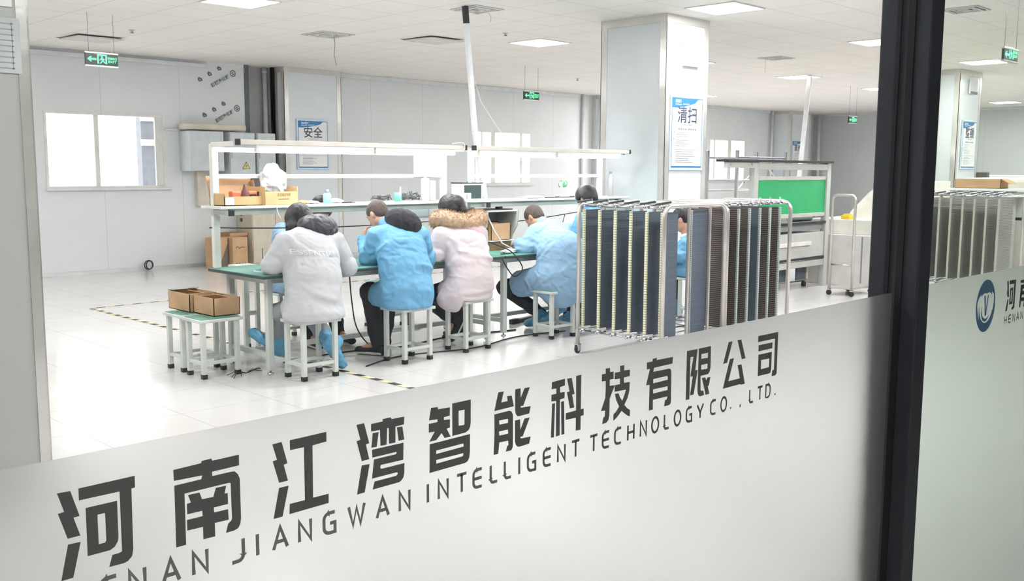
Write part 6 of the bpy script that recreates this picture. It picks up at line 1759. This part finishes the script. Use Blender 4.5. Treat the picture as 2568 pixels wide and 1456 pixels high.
person('man in plain pale blue smock leaning far over the bench, beside the steel trolley', (6.91, 6.29, 0), dict(
    pelvis=(6.95, 6.28, .56), chest=(7.10, 6.46, .87), neck=(7.20, 6.66, 1.04), head=(7.20, 6.845, 1.125), fw=(-.12, .72, -.68), up=(-.05, .68, .73), bulge=(.03, -.07, .05),
    shL=(6.98, 6.60, .985), shR=(7.36, 6.50, .975), elL=(6.83, 6.62, .84), wrL=(7.0, 6.86, .865), dL=(.4, .9, 0), elR=(7.48, 6.55, .82), wrR=(7.34, 6.80, .865), dR=(-.4, .9, 0),
    kL=(6.78, 6.84, .44), anL=(7.12, 6.66, .16), heelL=(7.15, 6.62, .10), toeL=(7.10, 6.82, .05), kR=(7.30, 6.72, .46), anR=(7.12, 6.46, .24), heelR=(7.13, 6.40, .26), toeR=(7.03, 6.52, .12)),
    M_smock2, M_trouser, hair=hair_cap(M_short, .006, .0), jacket=lean_jacket, hood=lean_hood, pad=1.14, skirt=.25, wr=.007, seed=13.0)

# 5: black-haired worker behind the first trolley
def short_black(r, j, fw, up, rt):
    hair_cap(M_hair, .024, -.03)(r, j, fw, up, rt)
person('black-haired worker in blue smock behind the first steel trolley', (7.62, 6.22, 0), dict(
    pelvis=(7.62, 6.22, .56), chest=(7.63, 6.30, .97), neck=(7.63, 6.42, 1.18), head=(7.635, 6.52, 1.315), fw=(0, .9, -.43), up=(0, .43, .9),
    shL=(7.42, 6.38, 1.10), shR=(7.84, 6.38, 1.10), elL=(7.36, 6.44, .87), wrL=(7.50, 6.70, .865), dL=(.3, .9, 0), elR=(7.90, 6.44, .87), wrR=(7.78, 6.70, .865), dR=(-.3, .9, 0),
    kL=(7.50, 6.62, .50), anL=(7.50, 6.62, .11), heelL=(7.50, 6.58, .05), toeL=(7.50, 6.80, .04), kR=(7.74, 6.62, .50), anR=(7.74, 6.62, .11), heelR=(7.74, 6.58, .05), toeR=(7.74, 6.80, .04)),
    M_smock, M_trouser, hair=short_black, jacket=lambda b, j, s: b.cutz(.463), pad=1.0, skirt=.5, seed=17.0)
# 6: man glimpsed between the trolley posts
r6 = person('man in blue smock with white collar glimpsed between the trolley posts', (8.86, 5.98, 0), dict(
    pelvis=(8.86, 5.98, .55), chest=(8.86, 6.02, .74), neck=(8.84, 6.08, .90), head=(8.79, 6.15, 1.08), fw=(-.35, .85, -.40), up=(-.12, .40, .9),
    shL=(8.68, 6.03, .80), shR=(9.06, 6.06, .80), elL=(8.62, 6.04, .70), wrL=(8.78, 6.22, .70), dL=(.5, .8, 0), elR=(9.10, 6.10, .70), wrR=(8.98, 6.26, .70), dR=(-.4, .9, 0),
    kL=(8.76, 6.36, .50), anL=(8.76, 6.34, .11), heelL=(8.76, 6.30, .05), toeL=(8.76, 6.50, .04), kR=(8.98, 6.36, .50), anR=(8.98, 6.34, .11), heelR=(8.98, 6.30, .05), toeR=(8.98, 6.50, .04)),
    M_smock, M_trouser, hair=hair_cap(M_hair, .008, .0), jacket=lambda b, j, s: b.cutz(.463), collar=False, pad=.92, skirt=.5, seed=21.0)
b = MB(); b.lathe((-.03, .10, .885), [(.080, 0), (.086, .02), (.074, .05), (.070, .045)], 18, (-.1, .25, 1)); b.build('white_collar', M_paper, r6)
# 7: worker across the first bench, head under the shelf
person('black-haired worker facing us across the first bench, mostly hidden by the white coat', (4.98, 7.95, 0), dict(
    pelvis=(4.98, 7.95, .56), chest=(5.02, 7.90, .93), neck=(5.12, 7.80, 1.09), head=(5.22, 7.72, 1.215), fw=(-.2, -.8, -.55), up=(0, -.5, .86),
    shL=(5.26, 7.82, 1.03), shR=(4.84, 7.80, 1.03), elL=(5.32, 7.62, .86), wrL=(5.18, 7.42, .90), dL=(-.3, -.9, 0), elR=(4.74, 7.62, .98), wrR=(4.86, 7.42, .92), dR=(.3, -.9, 0),
    kL=(5.16, 7.52, .48), anL=(5.18, 7.42, .11), heelL=(5.18, 7.46, .05), toeL=(5.20, 7.24, .04), kR=(4.90, 7.52, .48), anR=(4.88, 7.42, .11), heelR=(4.88, 7.46, .05), toeR=(4.86, 7.24, .04)),
    M_smock2, M_trouser, hair=short_black, shoes='shoe', pad=1.0, skirt=.5, seed=25.0, jacket=lambda b, j, s: b.cutz(.463))
